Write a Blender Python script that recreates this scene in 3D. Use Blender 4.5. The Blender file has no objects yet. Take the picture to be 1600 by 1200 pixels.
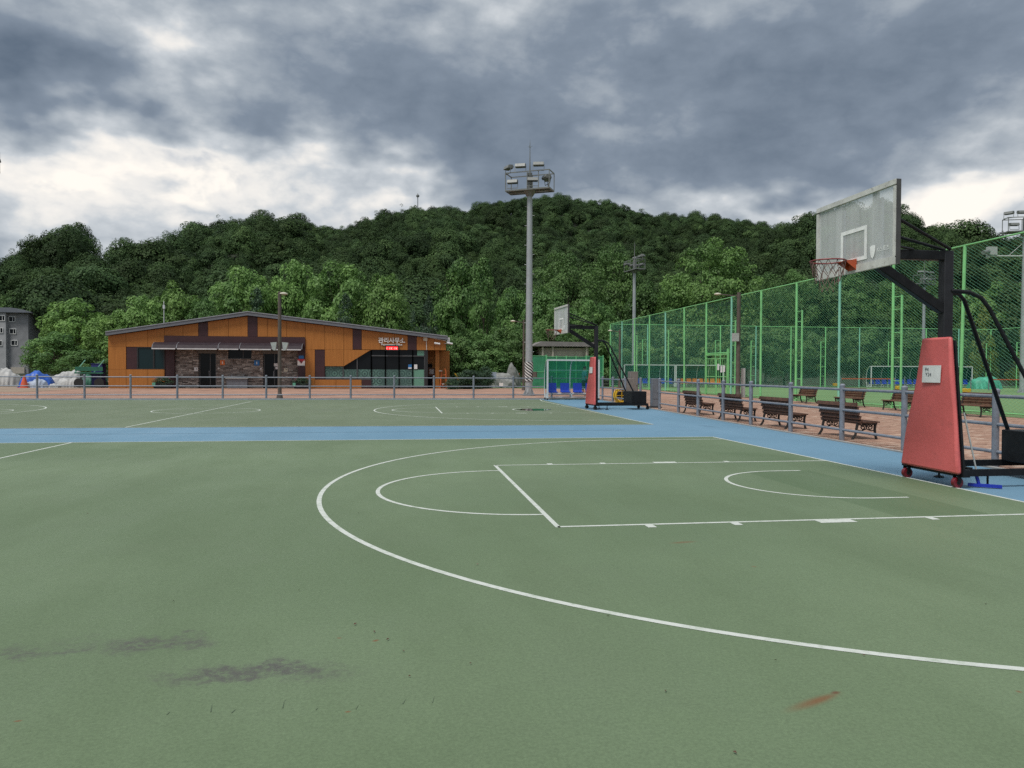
import bpy, bmesh, math, random
import numpy as np
from mathutils import Vector, Matrix
R = math.radians
random.seed(7); rng = np.random.default_rng(7)
S = bpy.context.scene
COL = S.collection

# ------------------------------------------------------------------ camera
CAM = np.array([-7.342, -9.603, 1.526]); YAW, PITCH, ROLL = 0.14959, -0.01651, 0.00457; FPX = 1170.3
def cam_axes():
    cy, sy = math.cos(YAW), math.sin(YAW); ct, st = math.cos(PITCH), math.sin(PITCH)
    f = np.array([sy*ct, cy*ct, st]); ri = np.array([cy, -sy, 0.]); up = np.cross(ri, f)
    c, s = math.cos(ROLL), math.sin(ROLL)
    return c*ri+s*up, -s*ri+c*up, f
RI, UP, FW = cam_axes()
cd = bpy.data.cameras.new('camera'); cam = bpy.data.objects.new('camera', cd); COL.objects.link(cam)
cam.matrix_world = Matrix(((RI[0],UP[0],-FW[0],CAM[0]),(RI[1],UP[1],-FW[1],CAM[1]),(RI[2],UP[2],-FW[2],CAM[2]),(0,0,0,1)))
cd.sensor_width = 36; cd.lens = 36*FPX/1600; cd.clip_start = 0.05; cd.clip_end = 9000
S.camera = cam
def ray(x, y): return FW+(x-800)/FPX*RI+(600-y)/FPX*UP
def G(x, y, z=0.0):                 # ground point seen at a photo pixel
    d = ray(x, y); return CAM+d*((z-CAM[2])/d[2])
def atY(x, y, Y):
    d = ray(x, y); return CAM+d*((Y-CAM[1])/d[1])
def atX(x, y, X):
    d = ray(x, y); return CAM+d*((X-CAM[0])/d[0])
def depth_pt(px, z):                # ground position in the direction px, z metres ahead
    h = np.array([FW[0],FW[1],0]); h /= np.linalg.norm(h); r = np.array([h[1],-h[0],0])
    return np.array([CAM[0],CAM[1],0])+h*z+r*((px-800)/FPX*z)
def hgt(py, z): return CAM[2]+(580.5-py)/FPX*z

# ------------------------------------------------------------------ node helper
class NT:
    def __init__(s, tree): s.t = tree; s.n = tree.nodes; s.l = tree.links
    def add(s, typ, ins=None, **kw):
        n = s.n.new(typ)
        for k, v in kw.items(): setattr(n, k, v)
        for k, v in (ins or {}).items():
            i = n.inputs[k]
            if isinstance(v, bpy.types.NodeSocket): s.l.new(v, i)
            else: i.default_value = v
        return n
    def math(s, op, a, b=0.0, c=0.0, clamp=False):
        n = s.add('ShaderNodeMath', {0: a, 1: b, 2: c}, operation=op); n.use_clamp = clamp; return n.outputs[0]
    def vmath(s, op, a, b=(0,0,0)):
        n = s.add('ShaderNodeVectorMath', {0: a, 1: b}, operation=op); return n.outputs['Value'] if op in ('LENGTH','DISTANCE','DOT_PRODUCT') else n.outputs[0]
    def mix(s, f, a, b, blend='MIX'):
        n = s.add('ShaderNodeMix', data_type='RGBA', blend_type=blend)
        for k, v in ((0, f), (6, a), (7, b)):
            if isinstance(v, bpy.types.NodeSocket): s.l.new(v, n.inputs[k])
            else: n.inputs[k].default_value = v if k == 0 else (*v[:3], 1)
        return n.outputs[2]
    def noise(s, vec, scale, detail=4, rough=0.55, out=0, dist=0.0):
        return s.add('ShaderNodeTexNoise', {'Vector': vec, 'Scale': scale, 'Detail': detail, 'Roughness': rough, 'Distortion': dist}).outputs[out]
    def mrange(s, v, a, b, c=0.0, d=1.0, smooth=True):
        n = s.add('ShaderNodeMapRange', {0: v, 1: a, 2: b, 3: c, 4: d}); n.interpolation_type = 'SMOOTHSTEP' if smooth else 'LINEAR'; return n.outputs[0]
    def mapping(s, vec, loc=(0,0,0), rot=(0,0,0), sc=(1,1,1)):
        return s.add('ShaderNodeMapping', {'Vector': vec, 'Location': loc, 'Rotation': rot, 'Scale': sc}).outputs[0]
    def ramp(s, f, stops, interp='LINEAR'):
        n = s.add('ShaderNodeValToRGB', {0: f}); cr = n.color_ramp; cr.interpolation = interp
        while len(cr.elements) < len(stops): cr.elements.new(0.5)
        for e, (p, c) in zip(cr.elements, stops): e.position = p; e.color = (*c[:3], 1)
        return n.outputs[0]

# ------------------------------------------------------------------ world: broken overcast sky, clouds mixed over a Nishita sky
EXPO = 1.0
SUN_EL, SUN_AZ = R(62), R(-132)      # azimuth measured clockwise from +Y
w = bpy.data.worlds.new('World'); S.world = w; w.use_nodes = True
t = NT(w.node_tree); t.n.clear()
sky = t.add('ShaderNodeTexSky', sky_type='NISHITA', sun_disc=False, sun_elevation=SUN_EL, sun_rotation=SUN_AZ)
co = t.add('ShaderNodeTexCoord').outputs['Generated']
sep = t.add('ShaderNodeSeparateXYZ', {0: co}); dx, dy, dz = sep.outputs
az = t.math('MULTIPLY', t.math('ARCTAN2', dx, dy), 57.29578)
el = t.math('MULTIPLY', t.math('ARCSINE', dz), 57.29578)
def px_dir(px, py): return math.degrees(math.atan((px-800)/FPX))+math.degrees(YAW), math.degrees(math.atan((580-py)/FPX*math.cos(math.atan((px-800)/FPX))))
pl = t.vmath('MULTIPLY', co, (1.0,1.0,1.75))
warp = t.vmath('SUBTRACT', t.noise(pl, 5.0, 3.5, 0.6, out=1), (0.5,0.5,0.5))
wsep = t.add('ShaderNodeSeparateXYZ', {0: warp})
azw = t.math('ADD', az, t.math('MULTIPLY', wsep.outputs[0], 24.0)); elw = t.math('ADD', el, t.math('MULTIPLY', wsep.outputs[1], 15.0))
n1 = t.noise(pl, 3.2, 6, 0.56, dist=0.3); n3 = t.noise(t.vmath('ADD', pl, (7.3,2.1,0)), 6.5, 5, 0.56, dist=.25)
bil = t.math('ABSOLUTE', t.math('SUBTRACT', t.noise(t.vmath('ADD', pl, (1.7,4.4,.6)), 9.0, 6, 0.55), 0.5))
T = t.math('ADD', t.math('MULTIPLY', t.math('SUBTRACT', n1, 0.5), 0.95), t.math('MULTIPLY', t.math('SUBTRACT', 0.075, bil), 1.15))
T = t.math('ADD', T, t.math('MULTIPLY', t.math('SUBTRACT', n3, 0.5), 0.70))
T = t.math('ADD', T, 0.525)
CLOUDS = [   # broad cloud banks and openings as seen from the court: centre, spread, thickness
    (640,185,310,75,.22),(900,225,280,75,.20),(1190,262,220,48,.28),(1380,85,240,80,.28),(1000,70,300,70,.14),(560,70,260,55,.16),(30,128,120,46,.66),(330,185,80,28,.24),(1200,140,170,50,.14),
    (240,150,70,90,-.46),(160,215,150,26,-.14),(430,280,160,32,-.36),(230,320,210,28,-.38),(30,372,150,26,-.22),(60,290,150,30,-.06),(670,308,110,20,-.36),(1545,215,110,55,-.38),(1500,305,150,42,-.40),(1190,330,110,16,-.34),(1040,190,130,28,-.26),(90,25,120,30,-.12),(1515,238,75,20,.24),(1420,300,60,18,.12)]
ae = t.add('ShaderNodeCombineXYZ', {0: azw, 1: elw, 2: 0.0}).outputs[0]
for px, py, sx, sy, a in CLOUDS:
    a0, e0 = px_dir(px, py); sa, se = math.degrees(sx/FPX)*0.92, math.degrees(sy/FPX)
    vm = t.add('ShaderNodeVectorMath', {0: ae, 1: (1/sa,1/se,0), 2: (-a0/sa,-e0/se,0)}, operation='MULTIPLY_ADD').outputs[0]
    g = t.math('EXPONENT', t.math('MULTIPLY', t.vmath('DOT_PRODUCT', vm, vm), -0.6))
    T = t.math('MULTIPLY_ADD', g, a, T)
cl = t.ramp(t.mrange(T, -.05, 1.30, 0, 1, False), [(0.04,(.96,.91,.84)),(0.17,(.80,.785,.76)),(0.29,(.55,.585,.62)),(0.44,(.365,.41,.46)),(0.64,(.210,.257,.322)),(1.0,(.112,.150,.205))])
SKYK = 10.8/2**EXPO
clb = t.mix(1.0, cl, (SKYK,)*3, 'MULTIPLY')
gap = t.math('MULTIPLY', t.mrange(T, 0.22, 0.02, 0, 0.75), t.mrange(n3, 0.45, 0.62, 0, 1))
skc = t.mix(1.0, sky.outputs[0], (.62,.57,.52), 'MULTIPLY')
fin = t.mix(gap, clb, skc)
bg = t.add('ShaderNodeBackground', {'Color': fin, 'Strength': 0.1})
t.l.new(bg.outputs[0], t.add('ShaderNodeOutputWorld').inputs[0])

w.cycles.sampling_method = 'MANUAL'; w.cycles.sample_map_resolution = 256
sl = bpy.data.lights.new('sun', 'SUN'); sun = bpy.data.objects.new('sun', sl); COL.objects.link(sun)
sl.energy = 1.5; sl.angle = R(18); sl.color = (1.0, 0.965, 0.91)
sun.rotation_euler = Vector((-math.sin(SUN_AZ)*math.cos(SUN_EL), -math.cos(SUN_AZ)*math.cos(SUN_EL), -math.sin(SUN_EL))).to_track_quat('-Z','Y').to_euler()
sun.location = (-20,-30,40)
S.view_settings.view_transform = 'Standard'; S.view_settings.look = 'None'; S.view_settings.gamma = 1.0; S.view_settings.exposure = EXPO
S.view_settings.use_curve_mapping = False
S.render.engine = 'CYCLES'
S.cycles.use_denoising = False
try: S.cycles.denoiser = 'OPENIMAGEDENOISE'; S.cycles.denoising_prefilter = 'ACCURATE'
except Exception: pass
S.cycles.max_bounces = 5; S.cycles.diffuse_bounces = 2; S.cycles.glossy_bounces = 2; S.cycles.transmission_bounces = 4; S.cycles.transparent_max_bounces = 16
S.cycles.caustics_reflective = False; S.cycles.caustics_refractive = False

# ------------------------------------------------------------------ mesh helper
class MB:
    def __init__(s): s.v = []; s.f = []; s.m = []; s.c = []; s.cur = 0; s.cc = None
    def face(s, idx): s.f.append(tuple(idx)); s.m.append(s.cur); s.c.append(s.cc if s.cc is not None else 0.5)
    def add(s, vs, fs, M=None):
        o = len(s.v)
        s.v += [tuple(M @ Vector(p)) if M else tuple(p) for p in vs]
        for f in fs: s.face([i+o for i in f])
        return s
    def box(s, c, d, rz=0, M=None, bottom=True):
        x, y, z = d[0]/2, d[1]/2, d[2]/2
        vs = [(-x,-y,-z),(x,-y,-z),(x,y,-z),(-x,y,-z),(-x,-y,z),(x,-y,z),(x,y,z),(-x,y,z)]
        fs = [(4,5,6,7),(0,1,5,4),(1,2,6,5),(2,3,7,6),(3,0,4,7)]
        if bottom: fs.append((3,2,1,0))
        m = Matrix.Translation(c) @ (M if M else Matrix.Rotation(rz,4,'Z'))
        return s.add(vs, fs, m)
    def bar(s, a, b, wx, wy, up=(0,0,1)):        # rectangular bar from a to b, wx across, wy along "up"
        a, b = Vector(a), Vector(b); d = (b-a); L = d.length; d.normalize()
        u = Vector(up)
        if abs(d.dot(u)) > 0.98: u = Vector((0,1,0)) if abs(d.y) < .9 else Vector((1,0,0))
        x = d.cross(u).normalized(); y = x.cross(d).normalized()
        vs = []
        for p in (a, b):
            for sx, sy in ((-1,-1),(1,-1),(1,1),(-1,1)): vs.append(p+x*(sx*wx/2)+y*(sy*wy/2))
        return s.add(vs, [(0,3,2,1),(4,5,6,7),(0,1,5,4),(1,2,6,5),(2,3,7,6),(3,0,4,7)])
    def tube(s, pts, r, n=8, closed=False, caps=True):
        pts = [Vector(p) for p in pts]; N = len(pts); rr = r if hasattr(r,'__len__') else [r]*N
        ref = None; o = len(s.v)
        for i, p in enumerate(pts):
            if closed: d = pts[(i+1)%N]-pts[i-1]
            else: d = pts[min(i+1,N-1)]-pts[max(i-1,0)]
            d.normalize()
            if ref is None: ref = Vector((0,0,1)) if abs(d.z) < .9 else Vector((1,0,0))
            x = d.cross(ref).normalized(); y = x.cross(d).normalized(); ref = y
            for k in range(n):
                a = 2*math.pi*k/n; s.v.append(tuple(p+(x*math.cos(a)+y*math.sin(a))*rr[i]))
        for i in range(N if closed else N-1):
            j = (i+1) % N
            for k in range(n):
                k2 = (k+1) % n; s.face((o+i*n+k, o+i*n+k2, o+j*n+k2, o+j*n+k))
        if caps and not closed:
            s.face([o+k for k in range(n)][::-1]); s.face([o+(N-1)*n+k for k in range(n)])
        return s
    def prism(s, pts, axis, a, b):              # 2-D outline extruded along an axis from a to b
        def P(u, v, w): return {'x':(w,u,v),'y':(u,w,v),'z':(u,v,w)}[axis]
        n = len(pts); vs = [P(*p,a) for p in pts]+[P(*p,b) for p in pts]
        fs = [tuple(range(n)), tuple(range(2*n-1,n-1,-1))]+[(i,i+n,(i+1)%n+n,(i+1)%n) for i in range(n)]
        return s.add(vs, fs)
    def lathe(s, prof, n=16, c=(0,0,0)):
        o = len(s.v)
        for r, z in prof:
            for k in range(n):
                a = 2*math.pi*k/n; s.v.append((c[0]+r*math.cos(a), c[1]+r*math.sin(a), c[2]+z))
        for i in range(len(prof)-1):
            for k in range(n):
                k2 = (k+1)%n; s.face((o+i*n+k,o+i*n+k2,o+(i+1)*n+k2,o+(i+1)*n+k))
        s.face([o+k for k in range(n)][::-1]); s.face([o+(len(prof)-1)*n+k for k in range(n)])
        return s
    def mesh(s, name, mats, smooth=False, fix=True, angle=40, col=False):
        me = bpy.data.meshes.new(name); me.from_pydata(s.v, [], s.f)
        for m in (mats if isinstance(mats,(list,tuple)) else [mats]): me.materials.append(m)
        if any(s.m): me.polygons.foreach_set('material_index', s.m)
        if col:
            a = me.attributes.new('tone','FLOAT','FACE'); a.data.foreach_set('value', s.c)
        if fix:
            bm = bmesh.new(); bm.from_mesh(me); bmesh.ops.recalc_face_normals(bm, faces=bm.faces); bm.to_mesh(me); bm.free()
        if smooth:
            me.polygons.foreach_set('use_smooth',[True]*len(me.polygons)); me.set_sharp_from_angle(angle=R(angle))
        me.update(); return me
    def build(s, name, mats, parent=None, loc=None, smooth=False, bevel=0, fix=True, rot=None, col=False):
        o = bpy.data.objects.new(name, s.mesh(name, mats, smooth, fix, col=col)); COL.objects.link(o)
        if parent: o.parent = parent
        if loc is not None: o.location = loc
        if rot is not None: o.rotation_euler = rot
        if bevel:
            b = o.modifiers.new('bevel','BEVEL'); b.width = bevel; b.segments = 2; b.limit_method = 'ANGLE'
            o.data.polygons.foreach_set('use_smooth',[True]*len(o.data.polygons)); o.data.set_sharp_from_angle(angle=R(35))
        return o
def inst(name, me, parent=None, loc=(0,0,0), rot=(0,0,0), sc=None):
    o = bpy.data.objects.new(name, me); COL.objects.link(o); o.parent = parent; o.location = loc; o.rotation_euler = rot
    if sc is not None: o.scale = sc
    return o
def tag(o, label=None, cat=None, group=None, kind=None):
    for k, v in (('label',label),('category',cat),('group',group),('kind',kind)):
        if v: o[k] = v
    return o
def thing(name, label, cat, loc=(0,0,0), rz=0, group=None):
    o = bpy.data.objects.new(name, None); COL.objects.link(o); o.empty_display_size = .2
    o.location = loc; o.rotation_euler = (0,0,rz)
    return tag(o, label, cat, group)
def copy_tree(o, parent=None):
    c = o.copy(); COL.objects.link(c); c.parent = parent
    for ch in list(o.children): copy_tree(ch, c)
    return c
def copy_thing(o, label, loc, rz=0, sc=None):
    c = copy_tree(o); c['label'] = label; c.location = loc; c.rotation_euler = (0,0,rz)
    if sc: c.scale = sc
    return c
def structure(name, mb, mat, **k): return tag(mb.build(name, mat, **k), kind='structure')
def text_mesh(name, txt, size, mat, depth=0.0, parent=None, loc=(0,0,0), rot=(0,0,0), bold=0.0, align='CENTER', sx=1.0):
    cu = bpy.data.curves.new(name,'FONT'); cu.body = txt; cu.size = size; cu.extrude = depth; cu.align_x = align; cu.align_y = 'CENTER'; cu.offset = bold
    to = bpy.data.objects.new(name+'_tmp', cu); COL.objects.link(to)
    dg = bpy.context.evaluated_depsgraph_get(); me = bpy.data.meshes.new_from_object(to.evaluated_get(dg))
    bpy.data.objects.remove(to); me.materials.clear(); me.materials.append(mat); me.name = name
    return inst(name, me, parent, loc, rot, (sx,1,1))

# ------------------------------------------------------------------ materials
M = {}
def newmat(name):
    m = bpy.data.materials.new(name); m.use_nodes = True; t = NT(m.node_tree); t.n.clear()
    out = t.add('ShaderNodeOutputMaterial'); p = t.add('ShaderNodeBsdfPrincipled'); t.l.new(p.outputs[0], out.inputs[0])
    M[name] = m; return m, t, p, out
def obj_co(t): return t.add('ShaderNodeTexCoord').outputs['Object']
def world_co(t): return t.add('ShaderNodeNewGeometry').outputs['Position']
def paint(name, col, rough=0.5, metal=0.0, var=0.12, scale=3.0, dirt=None, bump=0.0, spec=0.5, grain=60):
    m, t, p, out = newmat(name); c = world_co(t)
    n = t.noise(c, scale, 6, 0.6); f = t.mrange(n, 0.3, 0.7)
    a = [max(0,x*(1-var)) for x in col]; b = [min(1,x*(1+var)) for x in col]
    cc = t.mix(f, a, b)
    if dirt: cc = t.mix(t.math('MULTIPLY', t.mrange(t.noise(c, scale*2.3, 8, 0.7), 0.52, 0.72), 0.6), cc, dirt)
    t.l.new(cc, p.inputs['Base Color'])
    p.inputs['Metallic'].default_value = metal; p.inputs['Specular IOR Level'].default_value = spec
    t.l.new(t.math('MULTIPLY_ADD', t.noise(c, scale*4, 4), 0.3, rough-0.15), p.inputs['Roughness'])
    if bump:
        b = t.add('ShaderNodeBump', {'Strength': bump, 'Distance': 0.01, 'Height': t.noise(c, grain, 4)}); t.l.new(b.outputs[0], p.inputs['Normal'])
    return m
paint('galv', (.30,.32,.35), .5, .35, .12, 6, (.20,.20,.20))
paint('mast_steel', (.36,.385,.40), .5, .3, .08, 1.2, (.25,.25,.24))
paint('rail', (.215,.235,.275), .5, .2, .14, 7, (.10,.10,.11))
paint('black_metal', (.010,.011,.013), .5, .0, .3, 8, (.03,.028,.026), spec=.22)
paint('post_grey', (.020,.021,.025), .45, .0, .15, 8, spec=.3)
paint('pad_red', (.58,.115,.112), .5, 0, .06, 2.2, (.38,.09,.088), bump=.25, grain=25)
paint('orange_rim', (.50,.085,.03), .5, 0, .2, 10, (.18,.05,.03))
paint('rim_dark', (.22,.03,.035), .5, 0, .2, 10)
paint('board_frame', (.60,.60,.57), .55, .1, .12, 5, (.20,.18,.15))
paint('board_back', (.06,.06,.06), .6, 0, .2, 5)
paint('white_line_board', (.84,.85,.84), .6, 0, .1, 6)
paint('net_cord', (.16,.10,.09), .9, 0, .3, 30)
paint('wheel_red', (.17,.012,.02), .35, 0, .2, 10)
paint('rubber', (.02,.02,.02), .8)
paint('paper', (.68,.69,.70), .8, 0, .06, 10)
paint('ink', (.05,.07,.09), .8)
paint('blue_plastic', (.01,.05,.42), .4, 0, .12, 8)
paint('mop_blue', (.01,.03,.35), .5)
paint('orange_plastic', (.62,.20,.02), .4, 0, .12, 8)
paint('white_tube', (.62,.65,.66), .4, .1, .06, 4, (.4,.4,.38))
paint('green_post', (.22,.58,.23), .45, 0, .10, 1.2, (.10,.30,.12))
paint('teal_post', (.23,.55,.42), .45, 0, .10, 1.2, (.12,.30,.22))
paint('green_wire', (.085,.31,.20), .5, 0, .1, 3)
paint('wood_bench', (.095,.045,.028), .6, 0, .3, 8, (.05,.03,.022))
paint('wood_bench_pale', (.16,.085,.055), .6, 0, .3, 8, (.08,.05,.035))
paint('iron', (.016,.014,.013), .55, 0, .3, 10)
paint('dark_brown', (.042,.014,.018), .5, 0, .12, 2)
paint('roof_grey', (.15,.165,.19), .5, .1, .08, 1.5)
paint('frame_dark', (.02,.022,.024), .4)
paint('window_frame', (.07,.075,.08), .4)
paint('interior_dark', (.006,.007,.009), .9)
paint('awning', (.062,.05,.058), .3, 0, .2, 3)
paint('white_trim', (.60,.61,.62), .5)
paint('sign_white', (.80,.80,.78), .5)
paint('sign_cream', (.50,.47,.38), .6)
paint('sign_orange', (.62,.16,.03), .5); paint('sign_blue', (.02,.16,.42), .5); paint('sign_red', (.50,.03,.05), .5)
paint('shutter', (.12,.115,.105), .5)
paint('lamp_pole_brown', (.095,.075,.062), .6, 0, .2, 4)
paint('fixture', (.17,.18,.175), .5, .1, .12, 8)
paint('fixture_light', (.42,.43,.42), .45, .1, .12, 8)
paint('reflector', (.10,.105,.11), .3, .3)
paint('beige_wall', (.44,.40,.34), .8, 0, .10, 1)
paint('kiosk_roof', (.20,.185,.18), .7, 0, .15, 2)
paint('shutter_beige', (.40,.365,.31), .6)
paint('concrete', (.30,.295,.28), .85, 0, .12, 3, (.18,.17,.16))
paint('grey_box', (.16,.175,.20), .5, .2, .1, 5)
paint('taupe_box', (.20,.18,.165), .6, .1, .1, 5)
paint('yellow', (.62,.36,.01), .45, 0, .1, 6)
paint('orange_pole', (.50,.12,.03), .5)
paint('tarp_white', (.40,.40,.39), .6, 0, .2, 2, (.30,.29,.26))
paint('tarp_blue', (.015,.09,.42), .5, 0, .3, 2)
paint('tarp_pale', (.36,.42,.52), .5, 0, .2, 2)
paint('cone_orange', (.58,.10,.04), .5)
paint('cart_green', (.02,.13,.08), .6, 0, .2, 3)
paint('planter_green', (.10,.32,.22), .5); paint('soil', (.03,.022,.016), .95)
paint('petal', (.40,.10,.18), .7, 0, .4, 60)
paint('boulder', (.22,.225,.215), .9, 0, .25, 2, (.10,.11,.09), bump=.8, grain=6)
paint('far_white', (.42,.43,.43), .8); paint('far_grey', (.24,.245,.255), .85, 0, .12, 1.5); paint('far_grey_light', (.36,.365,.375), .85, 0, .1, 1.5)
paint('bark', (.075,.058,.045), .95, 0, .35, 4, (.04,.035,.03), bump=.6, grain=14)
paint('trellis_green', (.12,.44,.20), .55, 0, .12, 2)
paint('green_tarp', (.05,.32,.21), .6, 0, .2, 2)
paint('skin', (.36,.22,.16), .6, 0, .05, 10); paint('shirt_teal', (.06,.20,.22), .85, 0, .15, 10); paint('shorts_dark', (.015,.017,.02), .9); paint('hair', (.01,.009,.008), .6)
paint('shoe', (.3,.3,.3), .7)

def glassy(name, tint, rough=.08, fac=.5, base=(.01,.012,.014)):       # dark window pane
    m, t, p, out = newmat(name); p.inputs['Base Color'].default_value = (*base,1); p.inputs['Roughness'].default_value = rough
    p.inputs['Specular IOR Level'].default_value = fac; return m
glassy('window_glass', None, .1, .18); glassy('window_glass_teal', None, .12, .25, (.012,.028,.032))
def sheer(name, tint, surf, fac, rough=.35):                          # translucent sheet: see-through colour mixed with a surface
    m, t, p, out = newmat(name)
    p.inputs['Base Color'].default_value = (*surf,1); p.inputs['Roughness'].default_value = rough
    tr = t.add('ShaderNodeBsdfTransparent', {'Color': (*tint,1)})
    n = t.noise(world_co(t), 2.2, 5, .6)
    mx = t.add('ShaderNodeMixShader', {0: t.mrange(n, .3, .7, max(0,fac-.08), min(1,fac+.08)), 1: tr.outputs[0], 2: p.outputs[0]}); t.l.new(mx.outputs[0], out.inputs[0]); return m
sheer('panel_teal', (.34,.70,.62), (.04,.22,.175), .26)
sheer('panel_dark_teal', (.07,.30,.28), (.012,.09,.085), .5)
m, t, p, out = newmat('acrylic'); p.inputs['Base Color'].default_value = (.82,.84,.84,1); p.inputs['Roughness'].default_value = .3
m1_ = t.add('ShaderNodeBsdfDiffuse', {'Color': (.80,.82,.82,1)})
vv = t.mapping(world_co(t), sc=(1,7,.5)); m2_ = t.add('ShaderNodeMixShader', {0: t.mrange(t.noise(vv, 1.3, 5, .6), .3, .7, .32, .44), 1: t.add('ShaderNodeBsdfTransparent', {'Color': (.9,.92,.92,1)}).outputs[0], 2: m1_.outputs[0]}); t.l.new(m2_.outputs[0], out.inputs[0])
sheer('mesh_sheet', (.30,.62,.42), (.07,.36,.20), .55)
sheer('awning_clear', (.22,.18,.20), (.05,.036,.045), .7, .55); M['awning_clear'].node_tree.nodes['Principled BSDF'].inputs['Specular IOR Level'].default_value = .2
def emit(name, col, s):
    m, t, p, out = newmat(name); e = t.add('ShaderNodeEmission', {'Color': (*col,1), 'Strength': s}); t.l.new(e.outputs[0], out.inputs[0]); return m
emit('led_red', (1,.015,.02), 1.0); emit('led_pale', (1,.45,.40), 1.3)

# orange wood-look cladding
m, t, p, out = newmat('cladding'); c = world_co(t)
g1 = t.noise(t.mapping(c, sc=(9,9,.5)), 1.0, 6, .6); r1 = t.add('ShaderNodeObjectInfo').outputs['Random']
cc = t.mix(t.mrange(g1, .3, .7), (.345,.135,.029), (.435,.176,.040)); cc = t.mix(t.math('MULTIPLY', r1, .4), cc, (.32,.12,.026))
t.l.new(cc, p.inputs['Base Color']); p.inputs['Roughness'].default_value = .5; p.inputs['Specular IOR Level'].default_value = .35
# tone-driven pieces (stone, paver)
def toned(name, stops, rough=.85, attr=True, bump=.5, grain=40):
    m, t, p, out = newmat(name); c = world_co(t)
    f = t.add('ShaderNodeAttribute', attribute_name='tone').outputs['Fac'] if attr else t.add('ShaderNodeObjectInfo').outputs['Random']
    cc = t.ramp(f, stops); n = t.noise(c, 9, 6, .65)
    cc = t.mix(1.0, cc, t.ramp(n, [(.25,(.68,.68,.68)),(.75,(1.25,1.25,1.25))]), 'MULTIPLY'); t.l.new(cc, p.inputs['Base Color']); p.inputs['Roughness'].default_value = rough
    b = t.add('ShaderNodeBump', {'Strength': bump, 'Distance': .006, 'Height': t.noise(c, grain, 5)}); t.l.new(b.outputs[0], p.inputs['Normal']); return m
STONE = [(0,(.09,.078,.07)),(.3,(.19,.165,.15)),(.6,(.28,.25,.23)),(.85,(.39,.36,.33)),(1,(.50,.47,.43))]
PAVE = [(0,(.27,.155,.11)),(.35,(.345,.20,.14)),(.7,(.40,.25,.18)),(.9,(.47,.34,.26)),(1,(.54,.44,.36))]
toned('stone', STONE, .9); toned('paver', PAVE, .85); toned('paver_single', PAVE, .85, attr=False)
def far_pavers(name):
    m, t, p, out = newmat(name); c = world_co(t)
    br = t.add('ShaderNodeTexBrick', {'Vector': c, 'Color1': (.31,.175,.125,1), 'Color2': (.42,.265,.195,1), 'Mortar': (.19,.125,.095,1), 'Scale': 1.0, 'Mortar Size': .006, 'Brick Width': .46, 'Row Height': .23, 'Bias': -.1})
    n = t.noise(c, .35, 6, .6); cc = t.mix(1.0, br.outputs[0], t.ramp(n, [(.3,(.72,.70,.70)),(.7,(1.2,1.18,1.15))]), 'MULTIPLY')
    n2 = t.noise(t.mapping(c, sc=(1.2,5,1)), .8, 5, .7); cc = t.mix(t.mrange(n2, .62, .75, 0, .55), cc, (.40,.32,.27))
    t.l.new(cc, p.inputs['Base Color']); p.inputs['Roughness'].default_value = .85; return m
far_pavers('paving_far')
def earthy(name, a, b, sc=.6, rough=.95, bump=.5):
    m, t, p, out = newmat(name); c = world_co(t)
    cc = t.mix(t.mrange(t.noise(c, sc, 8, .65), .3, .7), a, b); cc = t.mix(t.mrange(t.noise(c, sc*14, 4, .7), .35, .75, 0, .5), cc, [x*.6 for x in a])
    t.l.new(cc, p.inputs['Base Color']); p.inputs['Roughness'].default_value = rough
    bm_ = t.add('ShaderNodeBump', {'Strength': bump, 'Distance': .04, 'Height': t.noise(c, 18, 5)}); t.l.new(bm_.outputs[0], p.inputs['Normal']); return m
earthy('ground_soil', (.07,.085,.04), (.13,.12,.075), .2); earthy('dirt', (.26,.185,.13), (.36,.28,.21), .5)
earthy('lawn', (.06,.13,.035), (.11,.19,.06), 1.2); earthy('hill_soil', (.018,.028,.014), (.03,.04,.02), .05)
m, t, p, out = newmat('turf'); c = world_co(t)
cc = t.mix(t.mrange(t.noise(c, .15, 5, .6), .3, .7), (.125,.225,.080), (.155,.26,.10)); cc = t.mix(t.mrange(t.noise(c, 22, 3, .7), .3, .8, 0, .35), cc, (.085,.15,.055))
t.l.new(cc, p.inputs['Base Color']); p.inputs['Roughness'].default_value = .95

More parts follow.
